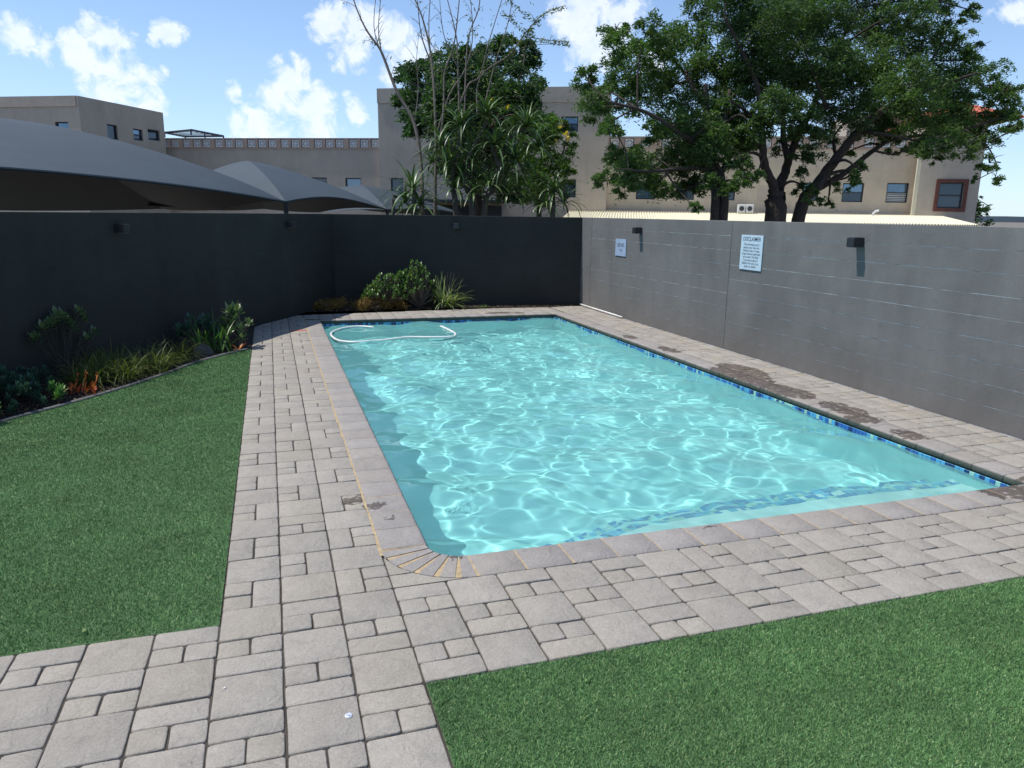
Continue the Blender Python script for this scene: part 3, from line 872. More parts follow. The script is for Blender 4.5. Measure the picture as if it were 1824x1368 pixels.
# ------------------------------------------------------------------ flower beds
b = MB(); poly = KERB + [(-1.22, 10.0), (lwx(9.9), 9.9), (lwx(1.5), 1.5)]
b.add([(x, y, 0.0) for x, y in poly], [tuple(range(len(poly)))]); o = b.build('flower_bed', M['soil']); tag(o, kind='structure')
b = MB()
for (xa, ya), (xb, yb) in zip(KERB[:-1], KERB[1:]):
    d = Vector((xb - xa, yb - ya, 0)); L = d.length; d.normalize(); nrm = Vector((-d.y, d.x, 0))
    b.bbox(Vector(((xa + xb) / 2, (ya + yb) / 2, -.005)) + nrm * .03, d * (L / 2 + .003), nrm * .03, Vector((0, 0, .018)), .006)
o = b.build('kerb', M['kerb']); tag(o, kind='structure')
b = MB(); b.add([(-.6, 11.60, .004), (-.3, 11.86, .004), (1.5, 11.79, .004), (5.15, 11.66, .004), (5.5, 11.75, .004), (RW, 11.80, .004), (RW, 11.9, .004), (CX, CY, .004), (lwx(11.4), 11.4, .004)], [tuple(range(9))])
o = b.build('flower_bed', M['soil']); tag(o, kind='structure')

# ------------------------------------------------------------------ perimeter walls, each of cast courses
def panel_wall(name, A, B, nrm, bays, mat, jmat, label, gap=0.0040, ncourse=9):
    """A, B ends of the face line; nrm points to the pool; bays = split positions in metres from A"""
    root = empty(name, A); tag(root, label, 'wall')
    d = (B - A); L = d.length; d.normalize(); th = 0.16
    core = MB(); core.obox(d * (L / 2) - nrm * (th / 2 + .0006) + Vector((0, 0, WH / 2 - .35)), d * (L / 2 + .01), nrm * (th / 2 - .0014), Vector((0, 0, WH / 2 + .33)))
    core.build('wall_core', jmat, root)
    ch = WH / ncourse; cuts = [0] + bays + [L]
    for k in range(ncourse):
        for s0, s1 in zip(cuts[:-1], cuts[1:]):
            z0 = k * ch; b = MB(); off = R_.uniform(-.0007, .0007)
            top = .012 if k == ncourse - 1 else .0022
            b.bbox(Vector((0, 0, 0)), d * ((s1 - s0) / 2 - .0006), Vector((0, 0, ch / 2 - gap / 1.6)), nrm * .009, .0006)
            o = b.build('wall_panel', mat, root); o.location = d * ((s0 + s1) / 2) + Vector((0, 0, z0 + ch / 2)) - nrm * (.0085 + off)
    b = MB(); b.bbox(d * (L / 2) - nrm * (th / 2) + Vector((0, 0, WH - .002)), d * (L / 2), nrm * (th / 2 - .001), Vector((0, 0, .006)), .004)
    b.build('wall_top', mat, root)
    for q_ in bays:
        b = MB(); b.obox(d * q_ + nrm * .0006 + Vector((0, 0, WH / 2)), d * .005, nrm * .0012, Vector((0, 0, WH / 2 - .01))); b.build('movement_joint', M['joint_dark'], root)
    return root


rA = Vector((RW, 12.1, 0)); rB = Vector((RW, -3.2, 0))
panel_wall('perimeter_wall', rA, rB, Vector((-1, 0, 0)), [0.75, 6.10, 12.5], M['wall_sunlit'], M['joint_light'], 'weathered light grey wall in full sun along the right of the pool')
ld = LDIR; ln_ = Vector((ld.y, -ld.x, 0))
y0 = -1.0; lA = Vector((lwx(y0), y0, 0)); lB = Vector((CX, CY, 0))
Ll = (lB - lA).length
panel_wall('perimeter_wall', lA, lB, ln_, [Ll - 10.5, Ll - 5.6], M['wall_shaded'], M['joint_dark'], 'long charcoal wall darkened for shade behind the left flower bed')
bd = (Vector((RW, 11.9, 0)) - lB); bn_ = Vector((bd.y, -bd.x, 0)).normalized()
panel_wall('perimeter_wall', lB, Vector((RW, 11.9, 0)), bn_, [2.9], M['wall_shaded'], M['joint_dark'], 'charcoal wall darkened for shade across the far end of the pool')

# wall lamps: square housings that shine up and down
def wall_lamp(pos, nrm, label):
    root = empty('wall_lamp', pos); tag(root, label, 'wall lamp', 'square black wall lamps')
    t = Vector((nrm.y, -nrm.x, 0)); w, dp, h = .060, .078, .056
    b = MB(); b.bbox(nrm * dp, t * w, Vector((0, 0, h)), nrm * dp, .004)
    b.build('housing', M['black_metal'], root)
    b = MB(); b.obox(nrm * dp + Vector((0, 0, h + .0015)), t * (w - .012), nrm * (dp - .02), Vector((0, 0, .002))); b.build('lens', M['black_metal'], root)
    b = MB(); b.obox(nrm * dp - Vector((0, 0, h + .0015)), t * (w - .012), nrm * (dp - .02), Vector((0, 0, .002))); b.build('lens', M['dark_glass'], root)
    return root


wall_lamp(Vector((RW, 3.31, 1.775)), Vector((-1, 0, 0)), 'square black lamp on the grey wall right of the disclaimer sign')
wall_lamp(Vector((RW, 9.02, 1.775)), Vector((-1, 0, 0)), 'square black lamp on the grey wall beside the deep end sign')
p = onplane(812, 404, lB, bn_); wall_lamp(Vector((p.x, p.y, 1.78)), bn_, 'small black lamp on the far shaded wall above the spiky plant')
for px, py, lab in ((208, 402, 'black lamp on the left shaded wall, the larger one nearer the viewer'), (511, 398, 'black lamp on the left shaded wall close to the far corner')):
    p = onplane(px, py, lA, ln_); wall_lamp(Vector((p.x, p.y, 1.79)), ln_, lab)

# ------------------------------------------------------------------ signs on the grey wall
def sign(label, y0, y1, z0, z1, mat, lines, group=None):
    root = empty('sign', ((RW - .002), (y0 + y1) / 2, (z0 + z1) / 2)); tag(root, label, 'sign')
    b = MB(); b.bbox(Vector((-.008, 0, 0)), Vector((0, (y1 - y0) / 2, 0)), Vector((0, 0, (z1 - z0) / 2)), Vector((-.006, 0, 0)), .0015); b.build('plate', mat, root)
    Wd = (y1 - y0)
    for (txt, zc, size, wmax) in lines:
        cu = bpy.data.curves.new('lettering', 'FONT'); cu.body = txt; cu.size = size; cu.align_x = 'CENTER'; cu.align_y = 'CENTER'; cu.offset = size * 0.012; cu.resolution_u = 2
        to = bpy.data.objects.new('tmp', cu); COL.objects.link(to)
        bpy.context.view_layer.update()
        me = bpy.data.meshes.new_from_object(to.evaluated_get(bpy.context.evaluated_depsgraph_get())); bpy.data.objects.remove(to)
        me.materials.clear(); me.materials.append(M['ink']); me.name = 'lettering'
        xs = [v.co.x for v in me.vertices]; w = max(xs) - min(xs); sx = min(1.0, wmax * Wd / w) if wmax > 0 else -wmax * Wd / w
        o = bpy.data.objects.new('lettering', me); COL.objects.link(o); o.parent = root
        o.matrix_local = Matrix(((0, 0, -1, -.0146), (-sx, 0, 0, 0), (0, 1, 0, zc), (0, 0, 0, 1)))
    return root


sign('small blue-grey sign reading DEEP END 1.1m near the far corner', 9.60, 10.08, 1.245, 1.585, M['sign_grey'],
     [('DEEP END', .045, .10, -.62), ('1.1m', -.05, .085, .5)])
DL = ['This swimming pool is', 'used at your own risk.', 'Children under 12 years', 'of age must be supervised', 'by an adult. The Body', 'Corporate accepts no', 'liability for any loss,', 'injury or death.']
sign('white DISCLAIMER notice of nine lines on the grey wall', 5.19, 5.72, 1.285, 1.795, M['sign'],
     [('DISCLAIMER', .195, .085, -.82)] + [(s, .118 - i * .046, .047, -.74 * len(s) / 22.0) for i, s in enumerate(DL)])

# white pipe along the foot of the wall in the far corner
b = MB(); b.tube([(RW - .035, 11.82, .035), (RW - .04, 10.8, .033), (RW - .05, 9.55, .03)], .019, 10)
o = b.build('drain_pipe', M['white_pvc'], smooth=True); tag(o, 'thin white pipe lying along the foot of the grey wall', 'pipe')

# bottle cap
cp = onz(621, 1275, .001); root = empty('bottle_cap', (cp.x, cp.y, .001)); tag(root, 'blue and white crown bottle cap lying on a paver joint', 'bottle cap')
b = MB(); n = 42; vs = []
for z, r in ((0, .0162), (.0035, .0150), (.006, .0135), (.0068, .012)):
    for k in range(n):
        a = 2 * math.pi * k / n; rr = r + (.0008 if (k % 2 and z < .004) else 0); vs.append((rr * math.cos(a), rr * math.sin(a), z))
fs = [(q * n + k, q * n + (k + 1) % n, (q + 1) * n + (k + 1) % n, (q + 1) * n + k) for q in range(3) for k in range(n)]; fs.append(tuple(3 * n + k for k in range(n)))
b.add(vs, fs); b.build('crown', M['cap_white'], root)
b = MB(); b.tube([(0, 0, .0066), (0, 0, .0071)], .0115, 24); b.build('printed_disc', M['cap_blue'], root)
b = MB()
for (c, a, wd, ln) in ((-.005, .35, .0022, .009), (.001, .35, .0016, .011), (.006, .35, .0016, .008)):
    u = Vector((math.cos(a), math.sin(a), 0)); w = Vector((-u.y, u.x, 0)); b.obox(w * c + Vector((0, 0, .0074)), u * ln, w * wd, Vector((0, 0, .0003)))
b.build('emblem', M['cap_white'], root)
# white chip
p = onz(400, 1226, .0); o = inst('pebble', (lambda q: (q.tube([(0, 0, 0), (0, 0, .004)], [.006, .004], 7), q.mesh('pebble', M['white_paint']))[1])(MB()), (p.x, p.y, .0005)); tag(o, 'small round white chip lying on a small paver', 'pebble')

# ------------------------------------------------------------------ plants
def strip_leaf(V, F, base, az_, length, width, rise, droop, seg=5, fold=.25, tipw=.05):
    """arching tapered leaf"""
    u = Vector((math.cos(az_), math.sin(az_), 0)); s = Vector((-u.y, u.x, 0)); p = Vector(base); ang = rise; st = len(V)
    for k in range(seg + 1):
        f = k / seg; w = width * (0.75 + .6 * f if f < .3 else (1 - f) ** .75 * 1.15 + tipw) * .5
        nrm = Vector((-math.sin(ang) * u.x, -math.sin(ang) * u.y, math.cos(ang)))
        V.append(tuple(p - s * w + nrm * w * fold)); V.append(tuple(p)); V.append(tuple(p + s * w + nrm * w * fold))
        ang -= droop / seg * (0.5 + f)
        p = p + (u * math.cos(ang) + Vector((0, 0, math.sin(ang)))) * (length / seg)
    for k in range(seg):
        a = st + k * 3; F.append((a, a + 1, a + 4, a + 3)); F.append((a + 1, a + 2, a + 5, a + 4))


def mesh_list(name, V, F, mat, parent):
    return raw_mesh(name, np.array(V), np.array(F), mat, parent)


def rosette(V, F, c, n, L, wd, rr, lo=-.2, hi=1.4, droop=(.6, 1.9)):
    for k in range(n):
        f = k / n; az_ = k * 2.399 + rr.uniform(-.3, .3)
        rise = hi + (lo - hi) * f + rr.uniform(-.15, .15)
        strip_leaf(V, F, c, az_, L * rr.uniform(.7, 1.1) * (.75 + .35 * f), wd * rr.uniform(.8, 1.1), rise, rr.uniform(*droop), 6)


def quads(cent, size, rg, flat=0.0, aspect=.45):
    """random rhombus leaves around points cent (n,3)"""
    n = len(cent); a = rg.normal(size=(n, 3)); a[:, 2] *= (1 - flat); a /= np.linalg.norm(a, axis=1)[:, None]
    b = rg.normal(size=(n, 3)); b -= (b * a).sum(1)[:, None] * a; b /= np.linalg.norm(b, axis=1)[:, None]
    s = size * rg.uniform(.6, 1.3, n)[:, None]
    A = a * s; B = b * s * aspect
    V = np.stack([cent - A, cent - B * .9 + A * .1, cent + A, cent + B * .9 + A * .1], 1).reshape(-1, 3)
    return V


def foliage(name, blobs, mat, parent, leaf, seed, per=900, layers=1.0, sub=26, flat=.3):
    """blobs: (centre Vector, radius, weight). Each blob is broken into sprays whose leaves make light and dark clumps."""
    rg = np.random.default_rng(seed); P = []
    for (c, r, w) in blobs:
        c = np.array(c); ns = max(5, int(sub * w))
        d = rg.normal(size=(ns, 3)); d /= np.linalg.norm(d, axis=1)[:, None]
        rad = r * rg.uniform(.15, 1.12, ns) ** .6
        sc_ = c + d * rad[:, None] * np.array([1, 1, .82])
        m_ = int(per * w / ns)
        for q in sc_:
            sr = r * rg.uniform(.20, .36)
            pts = rg.normal(size=(m_, 3)) * np.array([sr * .62, sr * .62, sr * .36]) + q
            pts[:, 2] -= ((pts[:, 0] - q[0]) ** 2 + (pts[:, 1] - q[1]) ** 2) / max(sr, .05) * .35
            P.append(pts)
    P = np.concatenate(P); V = quads(P, leaf, rg, flat, .34)
    return raw_mesh(name, V, np.arange(len(V)).reshape(-1, 4), mat, parent)


def tree(name, label, base, zbase, limbs, blobs, D, bark, leafm, leaf, seed, dspread, per=900, twigs=True, r0=.2):
    root = empty(name, (0, 0, 0)); tag(root, label, 'tree')
    rr = random.Random(seed); tr_ = MB()
    tips = []
    for (pts, ra, rb, dd) in limbs:
        pp = [at(x, y, D + dd * i / max(1, len(pts) - 1)) for i, (x, y) in enumerate(pts)]
        if dd == 0 and ra >= r0 * .8 or pts[0][1] > 385:
            p0 = pp[0].copy(); pp = [Vector((p0.x + (p0.x - pp[1].x) * .6, p0.y, zbase)), p0] + pp[1:]; ra2 = ra * 1.12
        else: ra2 = ra
        sp = smooth_path(pp, 5); rads = [ra2 + (rb - ra2) * i / (len(sp) - 1) for i in range(len(sp))]
        sp = [q + Vector((rr.uniform(-1, 1), rr.uniform(-1, 1), rr.uniform(-1, 1))) * rd * .16 for q, rd in zip(sp, rads)]
        tr_.tube(sp, rads, 9); tips += [(sp[i], rads[i]) for i in range(len(sp) // 3, len(sp))]
    B = []
    for (x, y, r) in blobs:
        d = D + rr.uniform(-dspread, dspread); c = at(x, y, d); R = r / 1324.7 * D
        B.append((c, R, (r / 45.0) ** 2))
        if twigs:
            src, sr = min(tips, key=lambda q: (q[0] - c).length + (0 if q[0].z < c.z + .3 else 1.0))
            mid = (src + c) / 2 + Vector((rr.uniform(-.2, .2), rr.uniform(-.2, .2), rr.uniform(-.1, .25)))
            sp = smooth_path([src, mid, c], 4); r1 = min(sr * .7, .045)
            tr_.tube(sp, [r1 + (.012 - r1) * i / (len(sp) - 1) for i in range(len(sp))], 6)
            for q in range(5):
                e = c + Vector((rr.uniform(-1, 1), rr.uniform(-1, 1), rr.uniform(-.6, 1))) * R * .8
                tr_.tube([c, (c + e) / 2 + Vector((0, 0, .05)), e], [.012, .008, .004], 4)
    tr_.build('trunk', bark, root, smooth=True)
    foliage('crown', B, leafm, root, leaf, seed, per)
    return root


ZG = -1.8
TD = 16.5
tree('shade_tree', 'tree with twin dark trunks rising behind the grey wall, left of the three', None, ZG,
     [([(1273, 391), (1269, 316), (1266, 275), (1258, 200), (1257, 150)], .10, .045, 0), ([(1288, 391), (1285, 316), (1271, 280), (1290, 220), (1300, 160)], .10, .04, .0),
      ([(1266, 290), (1240, 258), (1208, 235), (1149, 199), (1081, 181)], .07, .02, -1.5), ([(1266, 300), (1220, 300), (1160, 305), (1100, 300)], .05, .015, -1.5),
      ([(1258, 200), (1220, 130), (1180, 90)], .05, .015, 1.0), ([(1266, 275), (1300, 250), (1340, 210)], .05, .015, 1)],
     [(1060, 190, 36), (1050, 138, 28), (1095, 78, 36), (1130, 120, 48), (1080, 160, 40), (1150, 165, 46), (1180, 90, 52), (1098, 50, 22), (1200, 150, 52), (1098, 235, 22), (1078, 222, 24), (1190, 215, 40), (1230, 205, 46),
      (1100, 285, 34), (1135, 270, 30), (1150, 305, 38), (1080, 322, 26), (1110, 335, 22), (1195, 290, 38), (1230, 330, 30), (1205, 345, 22), (1280, 235, 46), (1250, 262, 40), (1300, 290, 30), (1235, 60, 45), (1270, 120, 50), (1240, 372, 14), (1318, 322, 26), (1150, 60, 36), (1310, 250, 36), (1160, 240, 26), (1130, 300, 40), (1175, 325, 30), (1240, 300, 34), (1255, 240, 44), (1220, 250, 36), (1275, 330, 26), (1340, 225, 30), (1290, 180, 46)],
     TD - .5, M['bark'], M['leaf_tree'], .044, 21, 1.3, per=3400)
tree('shade_tree', 'largest tree behind the grey wall, with a thick trunk forking low into a V', None, ZG,
     [([(1379, 393), (1383, 360), (1385, 338)], .24, .17, 0), ([(1379, 366), (1378, 334), (1361, 289), (1357, 235), (1348, 149), (1316, 81), (1290, 30)], .12, .025, -1.2),
      ([(1385, 366), (1389, 334), (1401, 300), (1416, 253), (1452, 181), (1488, 90), (1533, 14)], .135, .025, 1.0), ([(1404, 290), (1395, 230), (1398, 130), (1400, 40)], .08, .02, 1.5),
      ([(1348, 149), (1310, 120), (1280, 100)], .04, .012, 0), ([(1357, 235), (1330, 200), (1300, 180)], .05, .015, -1), ([(1452, 181), (1470, 190), (1440, 110)], .05, .015, -1)],
     [(1250, 15, 40), (1320, 20, 56), (1390, 30, 58), (1340, 90, 50), (1400, 105, 56), (1330, 160, 40), (1385, 185, 44), (1440, 60, 56), (1500, 40, 56), (1450, 140, 50), (1560, 30, 56), (1480, 195, 40), (1400, 255, 24), (1338, 255, 26),
      (1430, 285, 28), (1330, 210, 34), (1620, 20, 42), (1690, 15, 34), (1730, 18, 24), (1400, -50, 70), (1300, -40, 60), (1500, -50, 80), (1620, -50, 60), (1420, 215, 36), (1365, 130, 44), (1460, 250, 30), (1350, 310, 18), (1430, 330, 20), (1512, 110, 44), (1440, 5, 50), (1355, 45, 50), (1500, 150, 40), (1325, 285, 24), (1362, 225, 30), (1440, 225, 32), (1410, 150, 50), (1520, 195, 38), (1480, 110, 50), (1300, 130, 44)],
     TD, M['bark'], M['leaf_tree2'], .044, 22, 1.6, per=3000)
tree('shade_tree', 'tree behind the grey wall whose dark trunk leans far to the right', None, ZG,
     [([(1422, 393), (1452, 334), (1492, 280), (1542, 221), (1601, 181), (1680, 150), (1740, 130)], .15, .022, -1.5), ([(1450, 338), (1470, 328), (1506, 307), (1560, 265), (1601, 246), (1700, 235), (1800, 205)], .09, .015, .5),
      ([(1490, 283), (1486, 262), (1485, 245), (1500, 222)], .05, .012, 0), ([(1601, 181), (1650, 120), (1690, 60)], .05, .015, 1), ([(1556, 268), (1590, 275), (1612, 268)], .03, .01, 0), ([(1720, 232), (1760, 262), (1778, 300)], .025, .008, 0)],
     [(1560, 105, 52), (1640, 75, 56), (1700, 62, 34), (1620, 150, 54), (1700, 130, 50), (1755, 135, 42), (1560, 185, 44), (1640, 205, 46), (1700, 200, 48), (1770, 185, 42), (1800, 205, 30), (1812, 225, 24), (1640, 252, 26), (1715, 255, 36), (1762, 290, 20), (1775, 318, 12), (1600, 258, 24),
      (1530, 240, 26), (1490, 322, 18), (1455, 350, 18), (1535, 305, 20), (1650, 278, 12), (1672, 285, 12), (1745, 240, 34), (1580, 230, 34), (1670, 165, 40), (1735, 95, 26), (1790, 160, 26), (1475, 362, 12), (1520, 330, 14), (1590, 60, 44), (1818, 190, 22), (1740, 320, 10), (1510, 270, 20), (1660, 230, 40), (1600, 195, 44), (1690, 165, 44), (1560, 150, 50), (1720, 215, 36), (1665, 262, 22)],
     TD + .4, M['bark'], M['leaf_tree'], .044, 23, 1.6, per=3200)
# dense tree and flowering bush in the middle, farther off
tree('dense_tree', 'dense round dark green tree behind the bare stems and aloes', None, ZG,
     [([(850, 392), (848, 330), (845, 260), (840, 180)], .22, .08, 0), ([(846, 270), (790, 200), (740, 150)], .1, .03, 0), ([(846, 270), (900, 190), (930, 130)], .1, .03, 0)],
     [(738, 132, 34), (722, 172, 24), (728, 212, 28), (770, 118, 40), (760, 180, 44), (830, 112, 38), (872, 110, 42), (905, 85, 34), (932, 110, 32), (940, 85, 18), (922, 160, 44), (850, 165, 56), (940, 195, 34), (800, 225, 48), (745, 225, 26), (958, 150, 16), (800, 150, 50), (895, 200, 48), (860, 230, 50), (955, 215, 30), (820, 270, 45), (880, 280, 45), (840, 320, 36), (905, 335, 36), (800, 190, 40)],
     25.0, M['bark'], M['leaf_dense'], .085, 31, 1.6, per=3600)
fb = tree('flowering_bush', 'bright green bush with yellow flowers between the aloes and the grey wall', None, ZG,
          [([(960, 392), (958, 340), (965, 280), (985, 230)], .08, .02, 0), ([(960, 340), (990, 300), (1010, 250)], .05, .015, 0)],
          [(960, 240, 36), (1000, 235, 22), (1010, 260, 18), (985, 285, 38), (950, 325, 40), (1006, 305, 20), (985, 215, 20), (930, 270, 34), (975, 345, 30), (915, 200, 22), (1000, 330, 18), (900, 235, 18)],
          20.5, M['bark'], M['leaf_yellow'], .06, 33, .7, per=2600)
rg = np.random.default_rng(8); P = np.array([at(x, y, 19.6) for x, y in [(1009, 243), (1007, 240), (871, 180), (869, 176), (905, 192), (1000, 225), (990, 250), (1011, 246)]]) ; P = np.repeat(P, 5, 0) + rg.normal(size=(40, 3)) * .045
V = quads(P, .045, rg, 0, .8); raw_mesh('blossom', V, np.arange(len(V)).reshape(-1, 4), M['petal'], fb)
# feathery tree at the end of the far building
tree('feathery_tree', 'small feathery tree beyond the right end of the beige building', None, ZG,
     [([(1725, 400), (1735, 385), (1742, 360)], .10, .05, 0)],
     [(1740, 352, 12), (1748, 372, 16), (1757, 378, 12), (1735, 388, 14), (1750, 392, 14), (1760, 368, 6), (1738, 372, 14)],
     40.0, M['bark'], M['leaf_dense'], .10, 35, 1.0, per=1500)

# bare multi-stemmed tree
root = empty('bare_tree', (0, 0, 0)); tag(root, 'tall nearly leafless tree of many thin pale stems in front of the dense tree', 'tree')
stems = [([(752, 392), (750, 295), (738, 221), (707, 163), (683, 101), (674, 83), (652, 52), (634, 12), (622, -30)], .055, .010),
         ([(683, 101), (677, 89), (666, 46), (671, -20)], .016, .006), ([(679, 90), (674, 50), (680, -20)], .014, .006), ([(738, 221), (745, 160), (742, 110), (746, 60)], .012, .004),
         ([(775, 392), (776, 245), (770, 117), (753, 34), (730, -20)], .045, .012), ([(779, 300), (790, 196), (792, 129), (809, 77), (820, -20)], .03, .01),
         ([(818, 260), (818, 196), (815, 101), (812, 61), (792, -20)], .03, .008), ([(819, 185), (835, 150), (855, 135), (870, 77), (900, -20)], .025, .008),
         ([(827, 220), (833, 77), (852, 18), (856, -20)], .022, .007), ([(850, 210), (855, 138), (907, 98), (934, 61), (968, 25), (1006, 10)], .02, .005), ([(770, 117), (750, 60), (742, -20)], .02, .006),
         ([(776, 200), (764, 60), (768, -20)], .018, .006), ([(815, 120), (790, 60), (782, -20)], .014, .005), ([(934, 65), (980, 72), (1014, 75)], .01, .003), ([(907, 98), (940, 82), (990, 78)], .01, .003),
         ([(776, 245), (800, 170), (830, 120), (842, 60), (836, -20)], .022, .006), ([(860, 200), (880, 120), (905, 40), (915, -20)], .018, .006), ([(790, 100), (772, 84), (765, 70)], .01, .004)]
b = MB(); tips = []; rr = random.Random(3)
for pts, ra, rb in stems:
    pp = [at(x, y, 19.5) for x, y in pts]
    if pts[0][1] > 385: pp = [Vector((pp[0].x, pp[0].y, ZG))] + pp
    sp = smooth_path(pp, 5); n = len(sp); b.tube(sp, [(ra + (rb - ra) * i / (n - 1)) * 1.2 for i in range(n)], 6)
    for i in range(n // 3, n):
        if sp[i].z > 4.0: tips.append((sp[i], sp[min(i + 1, n - 1)] - sp[max(i - 1, 0)]))
LV = []
for (p, d) in tips:
    if rr.random() < .62:
        d = d.normalized(); side = Vector((rr.uniform(-1, 1), rr.uniform(-1, 1), rr.uniform(-.2, .6))); e = p + (d * .6 + side) * rr.uniform(.15, .45)
        b.tube([p, (p + e) / 2 + Vector((0, 0, .03)), e], [.008, .006, .004], 4)
        for k in range(rr.randint(1, 9) if e.x > at(800, 100, 19.5).x else rr.randint(0, 3)): LV.append(tuple(p + (e - p) * rr.uniform(.3, 1.1) + Vector((rr.uniform(-.06, .06), rr.uniform(-.06, .06), rr.uniform(-.08, .03)))))
b.build('trunk', M['twig'], root, smooth=True)
for pts in ([(907, 98), (934, 61), (968, 25), (1006, 10)], [(934, 65), (980, 72), (1014, 75)], [(895, 20), (930, 50), (950, 60)], [(900, -10), (930, 20), (960, 40)]):
    sp = smooth_path([at(x, y, 19.5) for x, y in pts], 30)
    for q in sp:
        for k in range(2): LV.append(tuple(q + Vector((rr.uniform(-.05, .05), rr.uniform(-.05, .05), rr.uniform(-.10, .03)))))
for k in range(420):
    LV.append(tuple(at(rr.uniform(760, 960), rr.gauss(130, 60), 19.5 + rr.uniform(-.6, .6))))
V = quads(np.array(LV), (.055), np.random.default_rng(4), .1, .3); raw_mesh('leaves', V, np.arange(len(V)).reshape(-1, 4), M['leaf_sparse'], root)

# tree aloes
def aloe(name, label, trunks, heads, D, seed, zb=ZG):
    root = empty(name, (0, 0, 0)); tag(root, label, 'aloe', 'aloes behind the far wall'); rr = random.Random(seed); b = MB()
    for pts, ra, rb in trunks:
        pp = [at(x, y, D) for x, y in pts]
        if pts[0][1] > 378: pp = [Vector((pp[0].x, pp[0].y, zb))] + pp
        sp = smooth_path(pp, 4); n = len(sp); b.tube(sp, [ra + (rb - ra) * i / (n - 1) for i in range(n)], 9)
    b.build('trunk', M['bark_light'], root, smooth=True)
    for (x, y, L, n, dd) in heads:
        V, F = [], []; rosette(V, F, at(x, y, D + dd), n, L * 1.15, .072, rr)
        mesh_list('leaf_rosette', V, F, M['aloe'], root)
    return root


aloe('tree_aloe', 'tall branching tree aloe with drooping leaf heads in the middle of the plants',
     [([(812, 384), (805, 330), (812, 290), (820, 232)], .085, .04), ([(842, 384), (830, 330), (835, 280), (868, 215)], .095, .04), ([(862, 384), (880, 335), (890, 300), (905, 250), (938, 228)], .09, .04), ([(835, 300), (800, 260), (790, 250)], .06, .04), ([(890, 300), (880, 270), (878, 262)], .06, .04)],
     [(820, 226, 1.05, 44, 0), (866, 205, 1.1, 46, -.1), (938, 225, 1.1, 46, 0), (788, 262, 1.0, 38, .1), (880, 258, 1.0, 40, -.2), (842, 282, .95, 38, .1), (915, 282, 1.0, 38, -.1), (822, 308, .9, 34, 0), (900, 312, .9, 34, .1), (960, 262, .95, 34, .1), (855, 322, .8, 30, .2), (800, 290, .9, 30, -.1), (935, 310, .8, 28, .1), (812, 335, .75, 26, -.2), (872, 330, .8, 28, -.3), (845, 345, .6, 22, -.2), (905, 345, .65, 24, -.3), (770, 290, .7, 24, .2)], 18.6, 5)
aloe('tree_aloe', 'low spiky aloe head over the far wall, left of the tree aloe', [([(738, 384), (738, 350), (735, 330)], .07, .05), ([(700, 384), (705, 350)], .05, .04)],
     [(735, 338, 1.0, 34, 0), (748, 366, .8, 26, -.1), (722, 362, .85, 26, .1)], 18.0, 6)
aloe('tree_aloe', 'low spiky aloe head over the far wall, right of the tree aloe', [([(985, 386), (984, 360), (986, 335)], .07, .05)],
     [(986, 340, .85, 32, 0), (972, 364, .8, 28, -.1), (1004, 362, .75, 26, .1)], 18.2, 7)

# shrubs of the far bed
def leaf_rosettes(name, label, cat, base, tips, mat, leafL, leafW, nl, seed, stemr=.012, bark=None, group=None):
    root = empty(name, base); tag(root, label, cat, group); rr = random.Random(seed); b = MB(); V, F = [], []
    for tpt in tips:
        e = Vector(tpt) - base; mid = e * .5 + Vector((rr.uniform(-.06, .06), rr.uniform(-.06, .06), -.02 + .05 * rr.random()))
        b.tube(smooth_path([Vector((rr.uniform(-.04, .04), rr.uniform(-.04, .04), 0)), mid, e], 3), stemr, 5)
        for k in range(nl):
            az_ = k * 2.399 + rr.uniform(-.3, .3); rise = 1.25 - 1.3 * k / nl
            c = e - Vector((0, 0, .05 * k / nl)); u = Vector((math.cos(az_) * math.cos(rise), math.sin(az_) * math.cos(rise), math.sin(rise))); s = u.cross(Vector((0, 0, 1))); s = s.normalized() if s.length > .1 else Vector((1, 0, 0))
            L = leafL * rr.uniform(.7, 1.15); w = leafW * rr.uniform(.8, 1.1); st = len(V)
            V += [tuple(c), tuple(c + u * L * .55 - s * w), tuple(c + u * L + Vector((0, 0, .01))), tuple(c + u * L * .55 + s * w)]; F.append((st, st + 1, st + 2, st + 3))
    b.build('stem', bark or M['twig'], root, smooth=True); mesh_list('foliage', V, F, mat, root)
    return root


def dome_tips(c, rx, rz, n, seed, ry=None, zmin=0.05):
    rr = random.Random(seed); out = []
    while len(out) < n:
        a = rr.uniform(0, 6.28); f = math.sqrt(rr.random()); x = math.cos(a) * f; y = math.sin(a) * f
        z = math.sqrt(max(0, 1 - f * f)) * rr.uniform(.45, 1.0)
        out.append((c[0] + x * rx, c[1] + y * (ry or rx), max(zmin, c[2] + z * rz)))
    return out


leaf_rosettes('jade_bush', 'rounded jade bush with glossy green leaves, the lower left one of the pair', 'shrub', Vector((1.55, 12.3, 0)), dome_tips((1.50, 12.15, .18), .50, .60, 110, 1), M['jade'], .085, .026, 9, 1)
leaf_rosettes('jade_bush', 'taller jade bush with pale stems beside the spiky plant', 'shrub', Vector((2.25, 12.2, 0)), dome_tips((2.15, 12.15, .22), .42, .80, 110, 2) + dome_tips((1.9, 12.2, .5), .25, .35, 30, 12), M['jade'], .085, .026, 9, 2)
root = empty('spiky_plant', (2.82, 12.0, 0)); tag(root, 'spiky plant with striped yellow green strap leaves beside the jade bushes', 'plant'); V, F = [], []; rr = random.Random(4)
for k in range(110): strip_leaf(V, F, (rr.uniform(-.12, .12), rr.uniform(-.1, .1), 0), rr.uniform(0, 6.28), rr.uniform(.42, .78), .034, rr.uniform(.5, 1.45), rr.uniform(.8, 2.4), 5)
